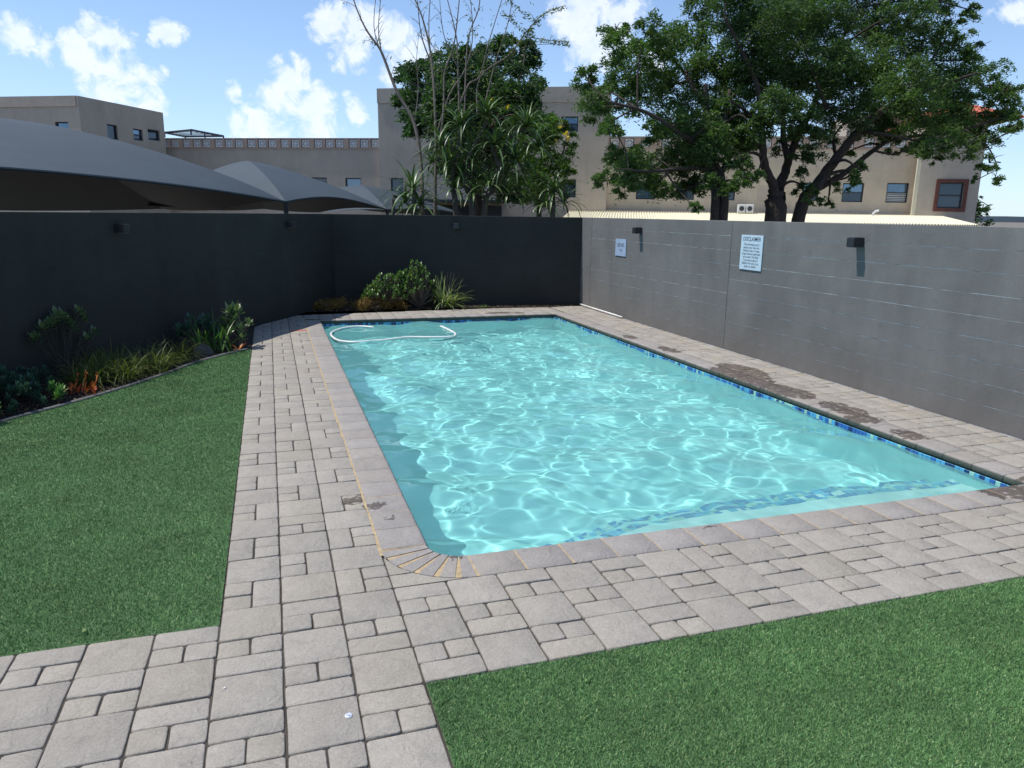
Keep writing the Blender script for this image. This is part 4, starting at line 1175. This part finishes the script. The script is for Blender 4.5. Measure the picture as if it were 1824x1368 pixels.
for k in range(12): strip_leaf(V, F, (rr.uniform(-.2, .12), rr.uniform(-.08, .08), 0), rr.uniform(0, 6.28), rr.uniform(.65, .9), .040, rr.uniform(1.2, 1.5), rr.uniform(.1, .5), 5)
mesh_list('foliage', V, F, M['strap'], root)
b = MB()
for k in range(7):
    x = rr.uniform(.0, .35); b.tube([(0, 0, .2), (x * .6, -.02, .5), (x, -.05, rr.uniform(.6, .8))], .003, 4)
b.build('flower_stem', M['twig'], root)


def ground_clump(name, label, cat, c, rx, ry, rz, n, mat, leaf, seed, group=None):
    root = empty(name, c); tag(root, label, cat, group); rg = np.random.default_rng(seed)
    nb = max(6, int(rx * ry * 260)); P = []
    for k in range(nb):
        a = rg.uniform(0, 6.28); f = math.sqrt(rg.random()); q = np.array([math.cos(a) * f * rx, math.sin(a) * f * ry, rz * math.sqrt(max(.05, 1 - f * f)) * rg.uniform(.3, .85)])
        P.append(rg.normal(size=(n // nb, 3)) * np.array([.055, .055, .045]) + q)
    P = np.concatenate(P); P[:, 2] = np.abs(P[:, 2]) + .01
    V = quads(P, leaf, rg, .1, .35); raw_mesh('foliage', V, np.arange(len(V)).reshape(-1, 4), mat, root)
    b = MB(); rr = random.Random(seed)
    for k in range(14): b.tube([(0, 0, 0), (rr.uniform(-rx, rx) * .4, rr.uniform(-ry, ry) * .4, rz * .4), (rr.uniform(-rx, rx) * .7, rr.uniform(-ry, ry) * .7, rz * .6)], .005, 4)
    b.build('stem', M['twig'], root)
    return root


ground_clump('groundcover', 'low rust coloured groundcover in sun in front of the jade bush', 'plant', Vector((1.30, 11.95, 0)), .62, .16, .30, 5200, M['rusty'], .016, 5)
ground_clump('groundcover', 'low rust coloured groundcover in the dark corner of the walls', 'plant', Vector((.35, 12.10, 0)), .55, .22, .26, 4200, M['rusty'], .016, 6)
b_root = empty('weed', (3.62, 11.90, 0)); tag(b_root, 'small pale green weed at the foot of the far wall', 'plant'); V, F = [], []; rr = random.Random(9)
for k in range(40): strip_leaf(V, F, (rr.uniform(-.14, .18), rr.uniform(-.04, .04), 0), rr.uniform(0, 6.28), rr.uniform(.05, .11), .018, rr.uniform(.3, 1.3), rr.uniform(.5, 1.5), 3)
mesh_list('foliage', V, F, M['lily'], b_root)

# dead leaves and chips on the soil
rg = np.random.default_rng(77); pts = []
for k in range(5200):
    y = rg.uniform(2.2, 9.6); x0_ = lwx(y) + .02; x1_ = (kx(y) if y < 7.68 else -1.22) - .09
    if x1_ > x0_: pts.append((rg.uniform(x0_, x1_), y, .006 + rg.uniform(0, .012)))
for k in range(1500):
    x = rg.uniform(-.2, 5.9); pts.append((x, rg.uniform(11.72, 11.95 + .9 * (1 - x / 6)), .01))
V = quads(np.array(pts), .020, rg, -.2, .5); V[:, 2] = np.maximum(V[:, 2], .005)
lit = raw_mesh('leaf_litter', V, np.arange(len(V)).reshape(-1, 4), leaf_mat('leaf_litter', (0.05, 0.03, 0.018), (0.20, 0.14, 0.07), .8, .1)); tag(lit, 'dead leaves and chips scattered on the soil of the flower beds', 'leaf litter', kind='stuff')
# left bed
leaf_rosettes('leggy_shrub', 'leggy dark shrub with bare stems and leaf tufts against the shaded wall', 'shrub', Vector((-3.25, 5.75, 0)),
              [tuple(onplane(x, y, Vector((-3.35, 5.9, 0)), ln_)) for x, y in [(65, 600), (85, 580), (88, 575), (105, 570), (112, 562), (125, 575), (100, 560), (145, 562), (150, 570), (130, 588), (168, 592), (155, 605), (60, 605), (75, 585), (118, 570), (140, 555), (98, 572)]],
              M['broad'], .11, .030, 9, 21, .006, M['bark'])
def succ(label, c, rx, ry, rz, n, mat, seed, leafL=.06):
    rr = random.Random(seed); cc_ = Vector(c)
    tips_ = dome_tips((c[0], c[1], .04), rx, rz, n, seed, ry, .05)
    return leaf_rosettes('succulent', label, 'succulent', cc_, tips_, mat, leafL, .016, 22, seed, .005, M['bark'])


succ('dense clump of blue green succulents at the shady left end of the bed', (-3.75, 4.65, 0), .55, .50, .40, 120, M['blue_succ'], 31)
succ('small bright green succulents beside the red ones', (-3.17, 4.78, 0), .14, .10, .16, 8, M['green_succ'], 32, .07)
succ('bright green succulents at the picture edge catching the sun', (-3.66, 4.1, 0), .28, .22, .22, 20, M['green_succ'], 33, .07)
succ('blue green succulents in shade between the clump and the leggy shrub', (-3.45, 5.15, 0), .30, .28, .30, 26, M['blue_succ'], 34)
root = empty('red_succulent', (-2.98, 5.12, 0)); tag(root, 'orange red succulent with upright stalks glowing in the sun', 'succulent'); V, F = [], []; rr = random.Random(10)
for k in range(60):
    c = (rr.uniform(-.14, .20), rr.uniform(-.12, .12), rr.uniform(0, .08)); strip_leaf(V, F, c, rr.uniform(0, 6.28), rr.uniform(.05, .12), .016, rr.uniform(.4, 1.4), rr.uniform(0, .6), 3)
for (x, y) in [(-.05, 0), (.02, .05), (.14, .02)]:
    for k in range(14): strip_leaf(V, F, (x + k * .004, y, .05 + k * .014), rr.uniform(0, 6.28), .035, .012, .9, .2, 2)
mesh_list('foliage', V, F, M['redleaf'], root)


def tuft(label, c, n, L, mat, seed, spread=.12, w=.010, group='grass tufts in the left bed'):
    root = empty('grass_tuft', c); tag(root, label, 'grass tuft', group); V, F = [], []; rr = random.Random(seed)
    for k in range(n): strip_leaf(V, F, (rr.uniform(-spread, spread), rr.uniform(-spread, spread), 0), rr.uniform(0, 6.28), rr.uniform(.6, 1.15) * L, w, rr.uniform(.75, 1.5), rr.uniform(.9, 2.3), 5)
    mesh_list('foliage', V, F, mat, root); return root


tuft('arching grass tuft right behind the red succulent', (-3.00, 5.55, 0), 300, .50, M['tuft'], 41, .16)
tuft('grass tuft with yellow lit tips hanging over the kerb, second along the bed', (-2.70, 5.80, 0), 320, .48, M['tuft'], 42, .18)
tuft('grass tuft against the wall between the other tufts', (-2.98, 6.35, 0), 300, .54, M['tuft'], 43, .20)
tuft('grass tuft with yellow lit tips in the middle of the bed', (-2.40, 6.27, 0), 320, .48, M['tuft'], 44, .18)
tuft('grass tuft just before the grey rock', (-2.22, 6.82, 0), 260, .48, M['tuft'], 45, .15)
root = empty('lily_clump', (-1.72, 7.5, 0)); tag(root, 'clump of long green strap leaves next to the grey rock', 'plant'); V, F = [], []; rr = random.Random(12)
for k in range(36): strip_leaf(V, F, (rr.uniform(-.2, .25), rr.uniform(-.15, .15), 0), rr.uniform(0, 6.28), rr.uniform(.45, .75), .028, rr.uniform(.9, 1.45), rr.uniform(.3, 1.4), 5)
mesh_list('foliage', V, F, M['lily'], root)
leaf_rosettes('broad_leaf_plant', 'broad leaved plant at the end of the bed beside the walkway', 'plant', Vector((-1.38, 7.85, 0)), dome_tips((-1.40, 7.90, .12), .22, .55, 16, 6, .18), M['broad'], .15, .045, 7, 6, .010)
leaf_rosettes('broad_leaf_plant', 'dark grey green leafy plant behind the grey rock', 'plant', Vector((-1.95, 7.75, 0)), dome_tips((-1.95, 7.75, .12), .32, .38, 22, 8, .25), M['blue_succ'], .12, .04, 8, 8, .008)
root = empty('red_succulent', (-1.38, 7.50, 0.02)); tag(root, 'few red pointed leaves on the kerb beside the walkway', 'succulent'); V, F = [], []
for a, L in ((.2, .16), (2.9, .14), (1.2, .12), (3.6, .10), (.9, .13)): strip_leaf(V, F, (0, 0, 0), a, L, .022, .8, .2, 3)
mesh_list('foliage', V, F, M['redleaf'], root)
# half-round grey rock
b = MB(); rr = random.Random(2); n = 14; m_ = 7; vs = []
c = Vector((-1.86, 7.28, 0))
for i in range(m_):
    ph = i / (m_ - 1) * math.pi / 2
    for k in range(n):
        a = 2 * math.pi * k / n; r = math.cos(ph) * (1 + rr.uniform(-.08, .08)); vs.append((r * .15 * math.cos(a), r * .11 * math.sin(a), math.sin(ph) * .17))
fs = [(i * n + k, i * n + (k + 1) % n, (i + 1) * n + (k + 1) % n, (i + 1) * n + k) for i in range(m_ - 1) for k in range(n)]
b.add(vs, fs); o = b.build('rock', M['stone']); o.location = c; tag(o, 'rounded grey rock half hidden among the bed plants', 'rock')

# ------------------------------------------------------------------ shade sails over the car park
def sail(label, cA, cB, cC, cD, hgt, bow, sag, apex_off=Vector((0, 0, 0))):
    """four low corners, a high middle; hips run from the corners to the peak"""
    root = empty('shade_sail', cA); tag(root, label, 'shade sail', 'grey shade sails over the parking bays')
    n = 48; vs = []; cen = (cA + cB + cC + cD) / 4
    for j in range(n + 1):
        for i in range(n + 1):
            u, v = i / n, j / n; p = cA * (1 - u) * (1 - v) + cB * u * (1 - v) + cC * u * v + cD * (1 - u) * v
            s, t = abs(2 * u - 1), abs(2 * v - 1); m_ = max(s, t); e = min(s, t)
            # edges pulled inwards between the corners
            pull = bow * (1 - e * e) * m_ ** 3
            dirc = (cen - p); dirc.z = 0
            if dirc.length > 1e-6: p = p + dirc.normalized() * pull * .6
            k = 1 - m_
            p = p + apex_off * k
            near = max(0.0, 1 - 2.2 * v); z = hgt * (1 - m_ ** 1.35) ** .97 * .92 + (sag * near - .10 * (1 - near)) * (1 - e * e) * m_ ** 2
            vs.append(p + Vector((0, 0, z)) - cA)
    fs = []
    for j in range(n):
        for i in range(n):
            a, b_, c_, d_ = j * (n + 1) + i, j * (n + 1) + i + 1, (j + 1) * (n + 1) + i + 1, (j + 1) * (n + 1) + i
            fs += [(a, b_, c_), (a, c_, d_)] if (i < n / 2) == (j < n / 2) else [(a, b_, d_), (b_, c_, d_)]
    b = MB(); b.add(vs, fs); b.build('canopy', M['sail'], root, smooth=False)
    hem = [vs[i] for i in range(n + 1)]
    b = MB(); b.tube(hem, .022, 5); b.build('hem', M['sail'], root)
    for c in (cA, cB):
        b = MB(); b.tube([Vector((c.x - cA.x, c.y - cA.y, ZG - cA.z)), c - cA + Vector((0, 0, -.02))], .045, 8); b.build('post', M['steel'], root)
    return root


def hp_(px, d, dz):                                     # point in picture column px at depth d, dz above eye level
    y = 381 - (px - 912) * 0.0143 * -1
    p = at(px, 384, d); p.z = CAM.z + dz; return p


A_ = hp_(510, 15.0, .17); B_ = hp_(690, 21.5, .06)
sail('nearest and largest grey shade sail, running out of the left edge of the picture', hp_(-420, 8.0, .50), A_, hp_(290, 21, .0), hp_(-330, 17.5, .0), 1.66, .0, .13, Vector((-.4, 0, 0)))
sail('middle grey shade sail with one pale sunlit face', A_, B_, hp_(470, 27.5, .05), hp_(250, 21, .10), 1.36, .5, .20, Vector((-.5, .1, 0)))
C2 = hp_(820, 28.5, .0)
sail('farthest grey shade sail, partly behind the low aloe', B_, C2, hp_(640, 34, .1), hp_(470, 27.5, .1), .98, .5, .08, Vector((-.2, 0, 0)))

# parked car under the first sail, only its roof shows over the wall
cr = empty('parked_car', at(175, 395, 16.5)); cr.location.z = ZG
tag(cr, 'silver grey car parked under the nearest shade sail, roof just over the wall', 'car')
cdir = Vector((.95, .31, 0)); cs = Vector((-.31, .95, 0))
def xp(a, b_, z): return cdir * a + cs * b_ + Vector((0, 0, z))
prof = [(-2.1, .35), (-2.15, .75), (-2.0, .95), (-1.3, 1.05), (-.75, 1.45), (.6, 1.48), (1.25, 1.05), (1.95, .95), (2.15, .7), (2.1, .35)]
b = MB(); vs = []
for s_, wd in ((-1, .86), (1, .86)):
    for x, z in prof: vs.append(xp(x, s_ * (wd if z < 1.1 else .66), z))
n = len(prof); fs = [(i, (i + 1) % n, (i + 1) % n + n, i + n) for i in range(n)] + [tuple(range(n))[::-1], tuple(range(n, 2 * n))]
b.add(vs, fs); b.build('body', M['car_paint'], cr)
b = MB(); b.add([xp(.64, -.6, 1.455), xp(1.22, -.74, 1.085), xp(1.22, .74, 1.085), xp(.64, .6, 1.455)], [(0, 1, 2, 3)]); b.v = [tuple(Vector(v) + Vector((0, 0, .012)) + cdir * .01) for v in b.v]; b.build('windscreen', M['pane'], cr)
b = MB(); b.add([xp(-.78, -.6, 1.43), xp(-1.28, -.74, 1.08), xp(-1.28, .74, 1.08), xp(-.78, .6, 1.43)], [(3, 2, 1, 0)]); b.v = [tuple(Vector(v) + Vector((0, 0, .012)) - cdir * .01) for v in b.v]; b.build('rear_window', M['pane'], cr)
for x in (-1.35, 1.35):
    for s_ in (-1, 1):
        b = MB(); b.tube([xp(x, s_ * .70, .32), xp(x, s_ * .88, .32)], .32, 16); b.build('wheel', M['black_metal'], cr)

# ------------------------------------------------------------------ buildings
class Facade:
    def __init__(s, o, u, zt):
        s.o = Vector((o.x, o.y, 0)); s.u = Vector((u.x, u.y, 0)).normalized(); s.n = Vector((s.u.y, -s.u.x, 0)); s.zt = zt
        if s.n.dot(CAM - s.o) < 0: s.n = -s.n

    def uv(s, px, py):
        p = onplane(px, py, s.o, s.n); return (p - s.o).dot(s.u), p.z

    def P(s, u, z, d=0.0): return s.o + s.u * u + Vector((0, 0, z)) + s.n * d


def wall_holes(name, fc, u0, u1, z0, z1, holes, mat, parent, th=.25, off=0.0, sides=(True, True)):
    us = sorted({u0, u1} | {h[0] for h in holes} | {h[1] for h in holes}); zs = sorted({z0, z1} | {h[2] for h in holes} | {h[3] for h in holes})
    b = MB()
    def face(pts): b.add(pts, [(0, 1, 2, 3)])
    for ua, ub in zip(us[:-1], us[1:]):
        for za, zb in zip(zs[:-1], zs[1:]):
            um, zm = (ua + ub) / 2, (za + zb) / 2
            if any(h[0] < um < h[1] and h[2] < zm < h[3] for h in holes) or um < u0 or um > u1: continue
            face([fc.P(ua, za, off), fc.P(ub, za, off), fc.P(ub, zb, off), fc.P(ua, zb, off)])
    for (ha, hb, hc, hd) in holes:
        for (p, q) in (((ha, hc), (ha, hd)), ((ha, hd), (hb, hd)), ((hb, hd), (hb, hc)), ((hb, hc), (ha, hc))):
            face([fc.P(*p, off), fc.P(*p, off - th), fc.P(*q, off - th), fc.P(*q, off)])
    # top and back
    face([fc.P(u0, z1, off), fc.P(u1, z1, off), fc.P(u1, z1, off - .3), fc.P(u0, z1, off - .3)])
    for u, ok in ((u0, sides[0]), (u1, sides[1])):
        if ok: face([fc.P(u, z0, off), fc.P(u, z0, off - 3.0), fc.P(u, z1, off - 3.0), fc.P(u, z1, off)])
    if all(sides): face([fc.P(u0, z0, off - 3.0), fc.P(u1, z0, off - 3.0), fc.P(u1, z1 - .2, off - 3.0), fc.P(u0, z1 - .2, off - 3.0)])
    return b.build(name, mat, parent)


def window(fc, h, parent, off=0.0, bars=1, pane='pane', fw=.045, blind=False):
    ua, ub, za, zb = h; d = off - .10
    f = MB()
    def bar(a, b_, c, d_): f.obox(fc.P((a + b_) / 2, (c + d_) / 2, d), fc.u * ((b_ - a) / 2), Vector((0, 0, (d_ - c) / 2)), fc.n * .03)
    bar(ua, ua + fw, za, zb); bar(ub - fw, ub, za, zb); bar(ua + fw, ub - fw, za, za + fw); bar(ua + fw, ub - fw, zb - fw, zb)
    zm = (za + zb) / 2
    if bars: bar(ua + fw, ub - fw, zm - fw / 2, zm + fw / 2)
    fo = f.build('window', M['frame_dark'], parent)
    for k in range(2 if bars else 1):
        a, c = (za + fw, zm - fw / 2) if (bars and k == 0) else ((zm + fw / 2, zb - fw) if bars else (za + fw, zb - fw))
        g_ = MB(); g_.obox(fc.P((ua + ub) / 2, (a + c) / 2, d - .01), fc.u * ((ub - ua) / 2 - fw), Vector((0, 0, (c - a) / 2)), fc.n * .004)
        g_.build('pane', M['pane_sky'] if (pane == 'sky' or (pane == 'mix' and k == 1)) else M['pane'], fo)
    if blind:
        g_ = MB()
        zz = za + fw
        while zz < zm - .06: g_.obox(fc.P((ua + ub) / 2, zz + .03, d + .005), fc.u * ((ub - ua) / 2 - fw - .01), Vector((0, 0, .017)), fc.n * .002); zz += .07
        g_.build('blind', M['blind'], fo)
    return fo


def rect(fc, x0, x1, y0, y1):
    u0, zt_ = fc.uv(x0, y0); u1, _ = fc.uv(x1, y0); _, zb_ = fc.uv((x0 + x1) / 2, y1); _, zt_ = fc.uv((x0 + x1) / 2, y0)
    return (min(u0, u1), max(u0, u1), zb_, zt_)


# breeze block meshes
def breeze_mesh(s=.34):
    b = MB(); h = s / 2; t = .05
    U = Vector((1, 0, 0)); Z = Vector((0, 0, 1)); Nn = Vector((0, -1, 0))
    def br(u0, u1, z0, z1, d=.03): b.obox(Vector(((u0 + u1) / 2, 0, (z0 + z1) / 2)), U * ((u1 - u0) / 2), Z * ((z1 - z0) / 2), Nn * d)
    br(-h, h, h - t, h); br(-h, h, -h, -h + t); br(-h, -h + t, -h + t, h - t); br(h - t, h, -h + t, h - t)
    br(-.025, .025, -h + t, h - t, .028); br(-h + t, -.025, -.025, .025, .028); br(.025, h - t, -.025, .025, .028)
    for sx in (-1, 1):
        for sz in (-1, 1):
            c = Vector((sx * .080, 0, sz * .080)); b.obox(c, (U + Z * sx * sz).normalized() * .075, (Z - U * sx * sz).normalized() * .022, Nn * .026)
    return b.mesh('breeze_block', M['breeze'])


BB = breeze_mesh()
main = empty('apartment_building', (0, 0, 0)); tag(main, 'long beige two storey building with a tall middle block and breeze block parapets', 'building')
pL = at(235, 371, 36.0); pR = at(1640, 392, 31.0)
fc = Facade(pL, pR - pL, 5.4)
sg = fc.u
ang = math.atan2(fc.u.y, fc.u.x)
# low wing left of the tall block
uL0 = fc.uv(150, 300)[0]; uT0 = fc.uv(680, 300)[0]; uT1 = fc.uv(1082, 300)[0]; uE = fc.uv(1640, 300)[0]
ztop = fc.uv(460, 246)[1]; zpb = fc.uv(460, 265)[1]
holes = [rect(fc, 615, 643, 317, 342), rect(fc, 555, 582, 316, 342)]
wall_holes('wall', fc, uL0 - 2, uT0, ZG, zpb, holes, M['plaster_b'], main)
window(fc, holes[0], main, bars=0, pane='sky'); window(fc, holes[1], main, bars=0)


def parapet(u0, u1, xs, za, zb, nm='parapet'):
    hs = []
    hw = .17; zc = (za + zb) / 2
    for x in xs:
        u = fc.uv(x, 255)[0]; hs.append((u - hw - .03, u + hw + .03, zc - .19, zc + .19))
    w = wall_holes(nm, fc, u0, u1, za, zb, hs, M['parapet'], main, th=.16, off=.04)
    nb = MB(); nb.obox(fc.P((u0 + u1) / 2, zc, -.17), fc.u * ((u1 - u0) / 2 - .01), Vector((0, 0, (zb - za) / 2 - .02)), fc.n * .03); nb.build('parapet_back', M['niche'], main)
    for h in hs:
        o = inst('breeze_block', BB, fc.P((h[0] + h[1]) / 2, zc, -.03), ang, main); o.scale = (1.0, 1, 1.0)


xs = [257, 277, 295, 312, 333, 351, 368, 390, 408, 426, 448, 467, 485, 507.5, 526, 544.5, 567, 587, 605, 629, 649, 668.5]
parapet(uL0 - 2, uT0, xs, zpb, ztop)
# tall middle block, its front standing a little forward
off = .35
ztt = fc.uv(880, 159)[1]; 
th_holes = [rect(fc, 1001, 1031, 209, 236), rect(fc, 1004, 1027, 320, 352), rect(fc, 700, 722, 318, 345)]
wall_holes('wall', fc, uT0, uT1, ZG, ztt, th_holes, M['plaster_b'], main, off=off)
window(fc, th_holes[0], main, off=off, bars=1, pane='mix'); window(fc, th_holes[1], main, off=off, bars=1); window(fc, th_holes[2], main, off=off, bars=0)
b = MB(); zc = fc.uv(880, 184)[1]; b.obox(fc.P((uT0 + uT1) / 2, (zc + ztt) / 2 + .0, off + .02), fc.u * ((uT1 - uT0) / 2 + .02), Vector((0, 0, (ztt - zc) / 2 + .02)), fc.n * .018); b.build('cornice', M['plaster_b'], main)
# porch opening seen between the aloe trunks
b = MB(); ua = fc.uv(735, 360)[0]; ub = fc.uv(900, 360)[0]; zt2 = fc.uv(810, 357)[1]; b.obox(fc.P((ua + ub) / 2, zt2 - .05, off + 1.0), fc.u * ((ub - ua) / 2), Vector((0, 0, .05)), fc.n * 1.0); b.build('porch_roof', M['frame_dark'], main)
b = MB(); b.obox(fc.P((ua + ub) / 2, (ZG + zt2) / 2 - .1, off + .02), fc.u * ((ub - ua) / 2 - .1), Vector((0, 0, (zt2 - ZG) / 2 - .12)), fc.n * .02); b.build('porch_door', M['frame_dark'], main)
# right wing
WX = [(1134, 1168, 323, 355), (1212, 1238, 324, 356), (1281, 1311, 325, 357), (1430, 1460, 325, 358), (1502, 1540, 326, 360), (1581, 1620, 326, 361)]
hs = [rect(fc, *w) for w in WX]; bl = rect(fc, 1350, 1378, 330, 358)
ztr = fc.uv(1300, 243)[1]; zpr = fc.uv(1300, 266)[1]
wall_holes('wall', fc, uT1, uE, ZG, zpr, hs, M['plaster_w'], main)
for k, h in enumerate(hs): window(fc, h, main, bars=0 if k == 0 else 1, pane='sky' if k == 0 else 'mix', blind=(k == 5))
b = MB(); b.obox(fc.P((bl[0] + bl[1]) / 2, (bl[2] + bl[3]) / 2, .005), fc.u * ((bl[1] - bl[0]) / 2), Vector((0, 0, (bl[3] - bl[2]) / 2)), fc.n * .012); b.build('blind_panel', M['plaster_b'], main)
parapet(uT1, uE, [1095, 1121, 1150, 1187, 1215, 1243, 1334, 1366, 1393, 1422, 1450, 1481, 1512, 1548, 1578, 1605], zpr, ztr)
b = MB(); zl = fc.uv(1500, 304)[1]; b.obox(fc.P((fc.uv(1420, 300)[0] + uE) / 2, zl, .012), fc.u * ((uE - fc.uv(1420, 300)[0]) / 2), Vector((0, 0, .015)), fc.n * .01); b.build('string_course', M['plaster_w'], main)
# upper storey set back behind the right wing
fb2 = Facade(fc.P(0, 0, -4.0), fc.u, 8)
ua, zt3 = fb2.uv(1512, 203); ub, _ = fb2.uv(1660, 203)
wall_holes('wall', fb2, ua, ub, ztr - .5, zt3, [], M['plaster_b'], main)
# end block with red roof and brown framed window
off = .5
fe = Facade(fc.P(uE, 0, off), fc.u, 8); u0, _ = fe.uv(1640, 300); u1, _ = fe.uv(1742, 350)
_, zte = fe.uv(1690, 212)
hw = rect(fe, 1674, 1719, 325, 371)
wall_holes('wall', fe, u0, u1, ZG, zte, [hw], M['plaster_b'], main)
fo = window(fe, hw, main, bars=1, fw=.06)
b = MB(); f_ = .13
for (a, b_, c, d) in ((hw[0] - f_, hw[0], hw[2] - f_, hw[3] + f_), (hw[1], hw[1] + f_, hw[2] - f_, hw[3] + f_), (hw[0], hw[1], hw[3], hw[3] + f_), (hw[0], hw[1], hw[2] - f_, hw[2])):
    b.obox(fe.P((a + b_) / 2, (c + d) / 2, .02), fe.u * ((b_ - a) / 2), Vector((0, 0, (d - c) / 2)), fe.n * .03)
b.build('window_surround', M['frame_red'], main)
b = MB(); us, _ = fe.uv(1641, 300); b.obox(fe.P(u0 - .06, (ZG + zte) / 2 - .6, -.06), fe.u * .07, Vector((0, 0, (zte - ZG) / 2 - .6)), fe.n * .05); b.build('downpipe', M['cream'], main)
b = MB(); ez = zte; e0 = u0 - .1 + .0; e1 = u1 + 1.1; um = (e0 + e1) / 2; dp = 5.0
ev = [fe.P(e0, ez, .6), fe.P(e1, ez, .6), fe.P(e1, ez, -dp), fe.P(e0, ez, -dp), fe.P(um - .2, ez + .95, -1.6), fe.P(um + .2, ez + .95, -2.4)]
b.add(ev, [(0, 1, 5, 4), (1, 2, 5), (2, 3, 4, 5), (3, 0, 4), (3, 2, 1, 0)])
rf = b.build('roof', M['red_roof'], main)
b = MB()
for k in range(16):
    f0 = k / 16; a = ev[0].lerp(ev[1], f0 + .03); c = ev[4].lerp(ev[5], min(1, f0 + .03)); b.tube([a + Vector((0, 0, .02)), c + Vector((0, 0, .02))], .035, 5)
b.build('ridge_tiles', M['red_roof'], rf)

# left building with two visible faces
lb = empty('apartment_building', (0, 0, 0)); tag(lb, 'flat roofed beige block above the nearest shade sail at the left edge', 'building')
cA_ = at(160, 370, 30.0); cL_ = at(-260, 366, 32.0); cR_ = at(292, 372, 34.3)
f1 = Facade(cA_, cA_ - cL_, 7); f2 = Facade(cA_, cR_ - cA_, 7)
zt4 = f1.uv(159, 170)[1]
h1 = [rect(f1, 97, 121, 217, 246)]
wall_holes('wall', f1, -12, 0, ZG, zt4, h1, M['plaster_b'], lb, sides=(True, False)); window(f1, h1[0], lb, bars=0, pane='sky')
u2, _ = f2.uv(290, 200)
h2 = [rect(f2, 190, 209, 222, 248), rect(f2, 237, 254, 230, 250), rect(f2, 263, 284, 231, 250)]
wall_holes('wall', f2, 0, u2, ZG, zt4, h2, M['plaster_b'], lb, sides=(False, True))
window(f2, h2[0], lb, bars=0); window(f2, h2[1], lb, bars=1, pane='mix'); window(f2, h2[2], lb, bars=0)
b = MB(); zc4 = f1.uv(100, 190)[1]; b.obox(f1.P(-6.1, (zc4 + zt4) / 2, .02), f1.u * 6.0, Vector((0, 0, (zt4 - zc4) / 2)), f1.n * .02); b.build('cornice', M['plaster_b'], lb)
b = MB(); b.add([f1.P(-12, zt4 - .02), f1.P(0, zt4 - .02), f2.P(u2, zt4 - .02), f2.P(u2, zt4 - .02) + (f1.P(-12, 0) - f1.P(0, 0))], [(0, 1, 2, 3)]); b.build('roof', M['plaster_b'], lb)

# steel pergola on the roof
pg = empty('pergola', at(330, 246, 38.0)); tag(pg, 'flat black steel pergola frame on the roof beside the left block', 'pergola')
q = {k: at(*v) - pg.location for k, v in dict(a=(293, 236, 36.0), b=(340, 231.5, 34.0), c=(398, 242.5, 37.5), d=(330, 243.5, 41.0)).items()}
b = MB()
for s_, e_ in (('a', 'b'), ('b', 'c'), ('c', 'd'), ('d', 'a')): b.tube([q[s_], q[e_]], .05, 4)
b.build('frame', M['steel'], pg)
for k in range(1, 6):
    f0 = k / 6; b = MB(); b.tube([q['a'].lerp(q['d'], f0), q['b'].lerp(q['c'], f0)], .02, 4); b.build('rafter', M['steel'], pg)
for k in 'abcd':
    b = MB(); b.tube([q[k], q[k] - Vector((0, 0, .22))], .04, 4); b.build('post', M['steel'], pg)
b = MB(); b.tube([q['b'].lerp(q['c'], .4), q['b'].lerp(q['c'], .4) - Vector((0, 0, .3))], .035, 4); b.build('post', M['steel'], pg)

# corrugated lean-to roof at the foot of the building
lr = empty('lean_to_roof', (0, 0, 0)); tag(lr, 'long cream corrugated metal roof just above the grey wall', 'roof')
ua, ub = fc.uv(1015, 378)[0], fc.uv(1672, 387)[0]
zh = CAM.z + .15; zl = CAM.z - .16
b = MB(); n = 560; vs = []
for i in range(n + 1):
    u = ua + (ub - ua) * i / n; w = math.sin(i * math.pi / 2) * .030
    endcut = .9 * max(0, 1 - (ub - u) / 1.4)
    vs += [fc.P(u, zh + w, .40 + .0), fc.P(u, zl + w, 4.6 - endcut)]
b.add(vs, [(2 * i, 2 * i + 2, 2 * i + 3, 2 * i + 1) for i in range(n)])
b.build('corrugated_sheet', M['tin'], lr)
b = MB(); b.obox(fc.P((ua + ub) / 2, zh + .02, .375), fc.u * ((ub - ua) / 2), Vector((0, 0, .035)), fc.n * .012); b.build('flashing', M['plaster_b'], lr)
for k in range(12):
    u = ua + .4 + (ub - ua - .8) * k / 11; b = MB(); b.obox(fc.P(u, (ZG + zl) / 2 - .05, 4.3), fc.u * .05, Vector((0, 0, (zl - ZG) / 2 - .04)), fc.n * .05); b.build('post', M['steel'], lr)
# condenser units standing on the roof by the wall
for k, (x, lab) in enumerate(((1316, 'left of the two small white condenser units on the corrugated roof'), (1330, 'right of the two small white condenser units on the corrugated roof'))):
    u, _ = fc.uv(x, 376); ac = empty('condenser_unit', fc.P(u, zh - .02, .65)); tag(ac, lab, 'air conditioner', 'condenser units')
    b = MB(); b.bbox(Vector((0, 0, .22)), fc.u * .15, Vector((0, 0, .17)), fc.n * .14, .02); b.build('housing', M['white_paint'], ac)
    b = MB(); b.tube([Vector((0, 0, .22)) + fc.n * .14, Vector((0, 0, .22)) + fc.n * .155], .10, 14); b.build('fan_grille', M['steel'], ac)
u, _ = fc.uv(1543, 382); o_ = empty('vent_cowl', fc.P(u, zh - .05, .9)); tag(o_, 'small white bent vent pipe on the corrugated roof', 'vent')
b = MB(); b.tube([(0, 0, -.05), (0, 0, .12), tuple(Vector((0, 0, .2)) + fc.u * .08), tuple(Vector((0, 0, .24)) + fc.u * .2)], .05, 8); b.build('pipe', M['white_paint'], o_)
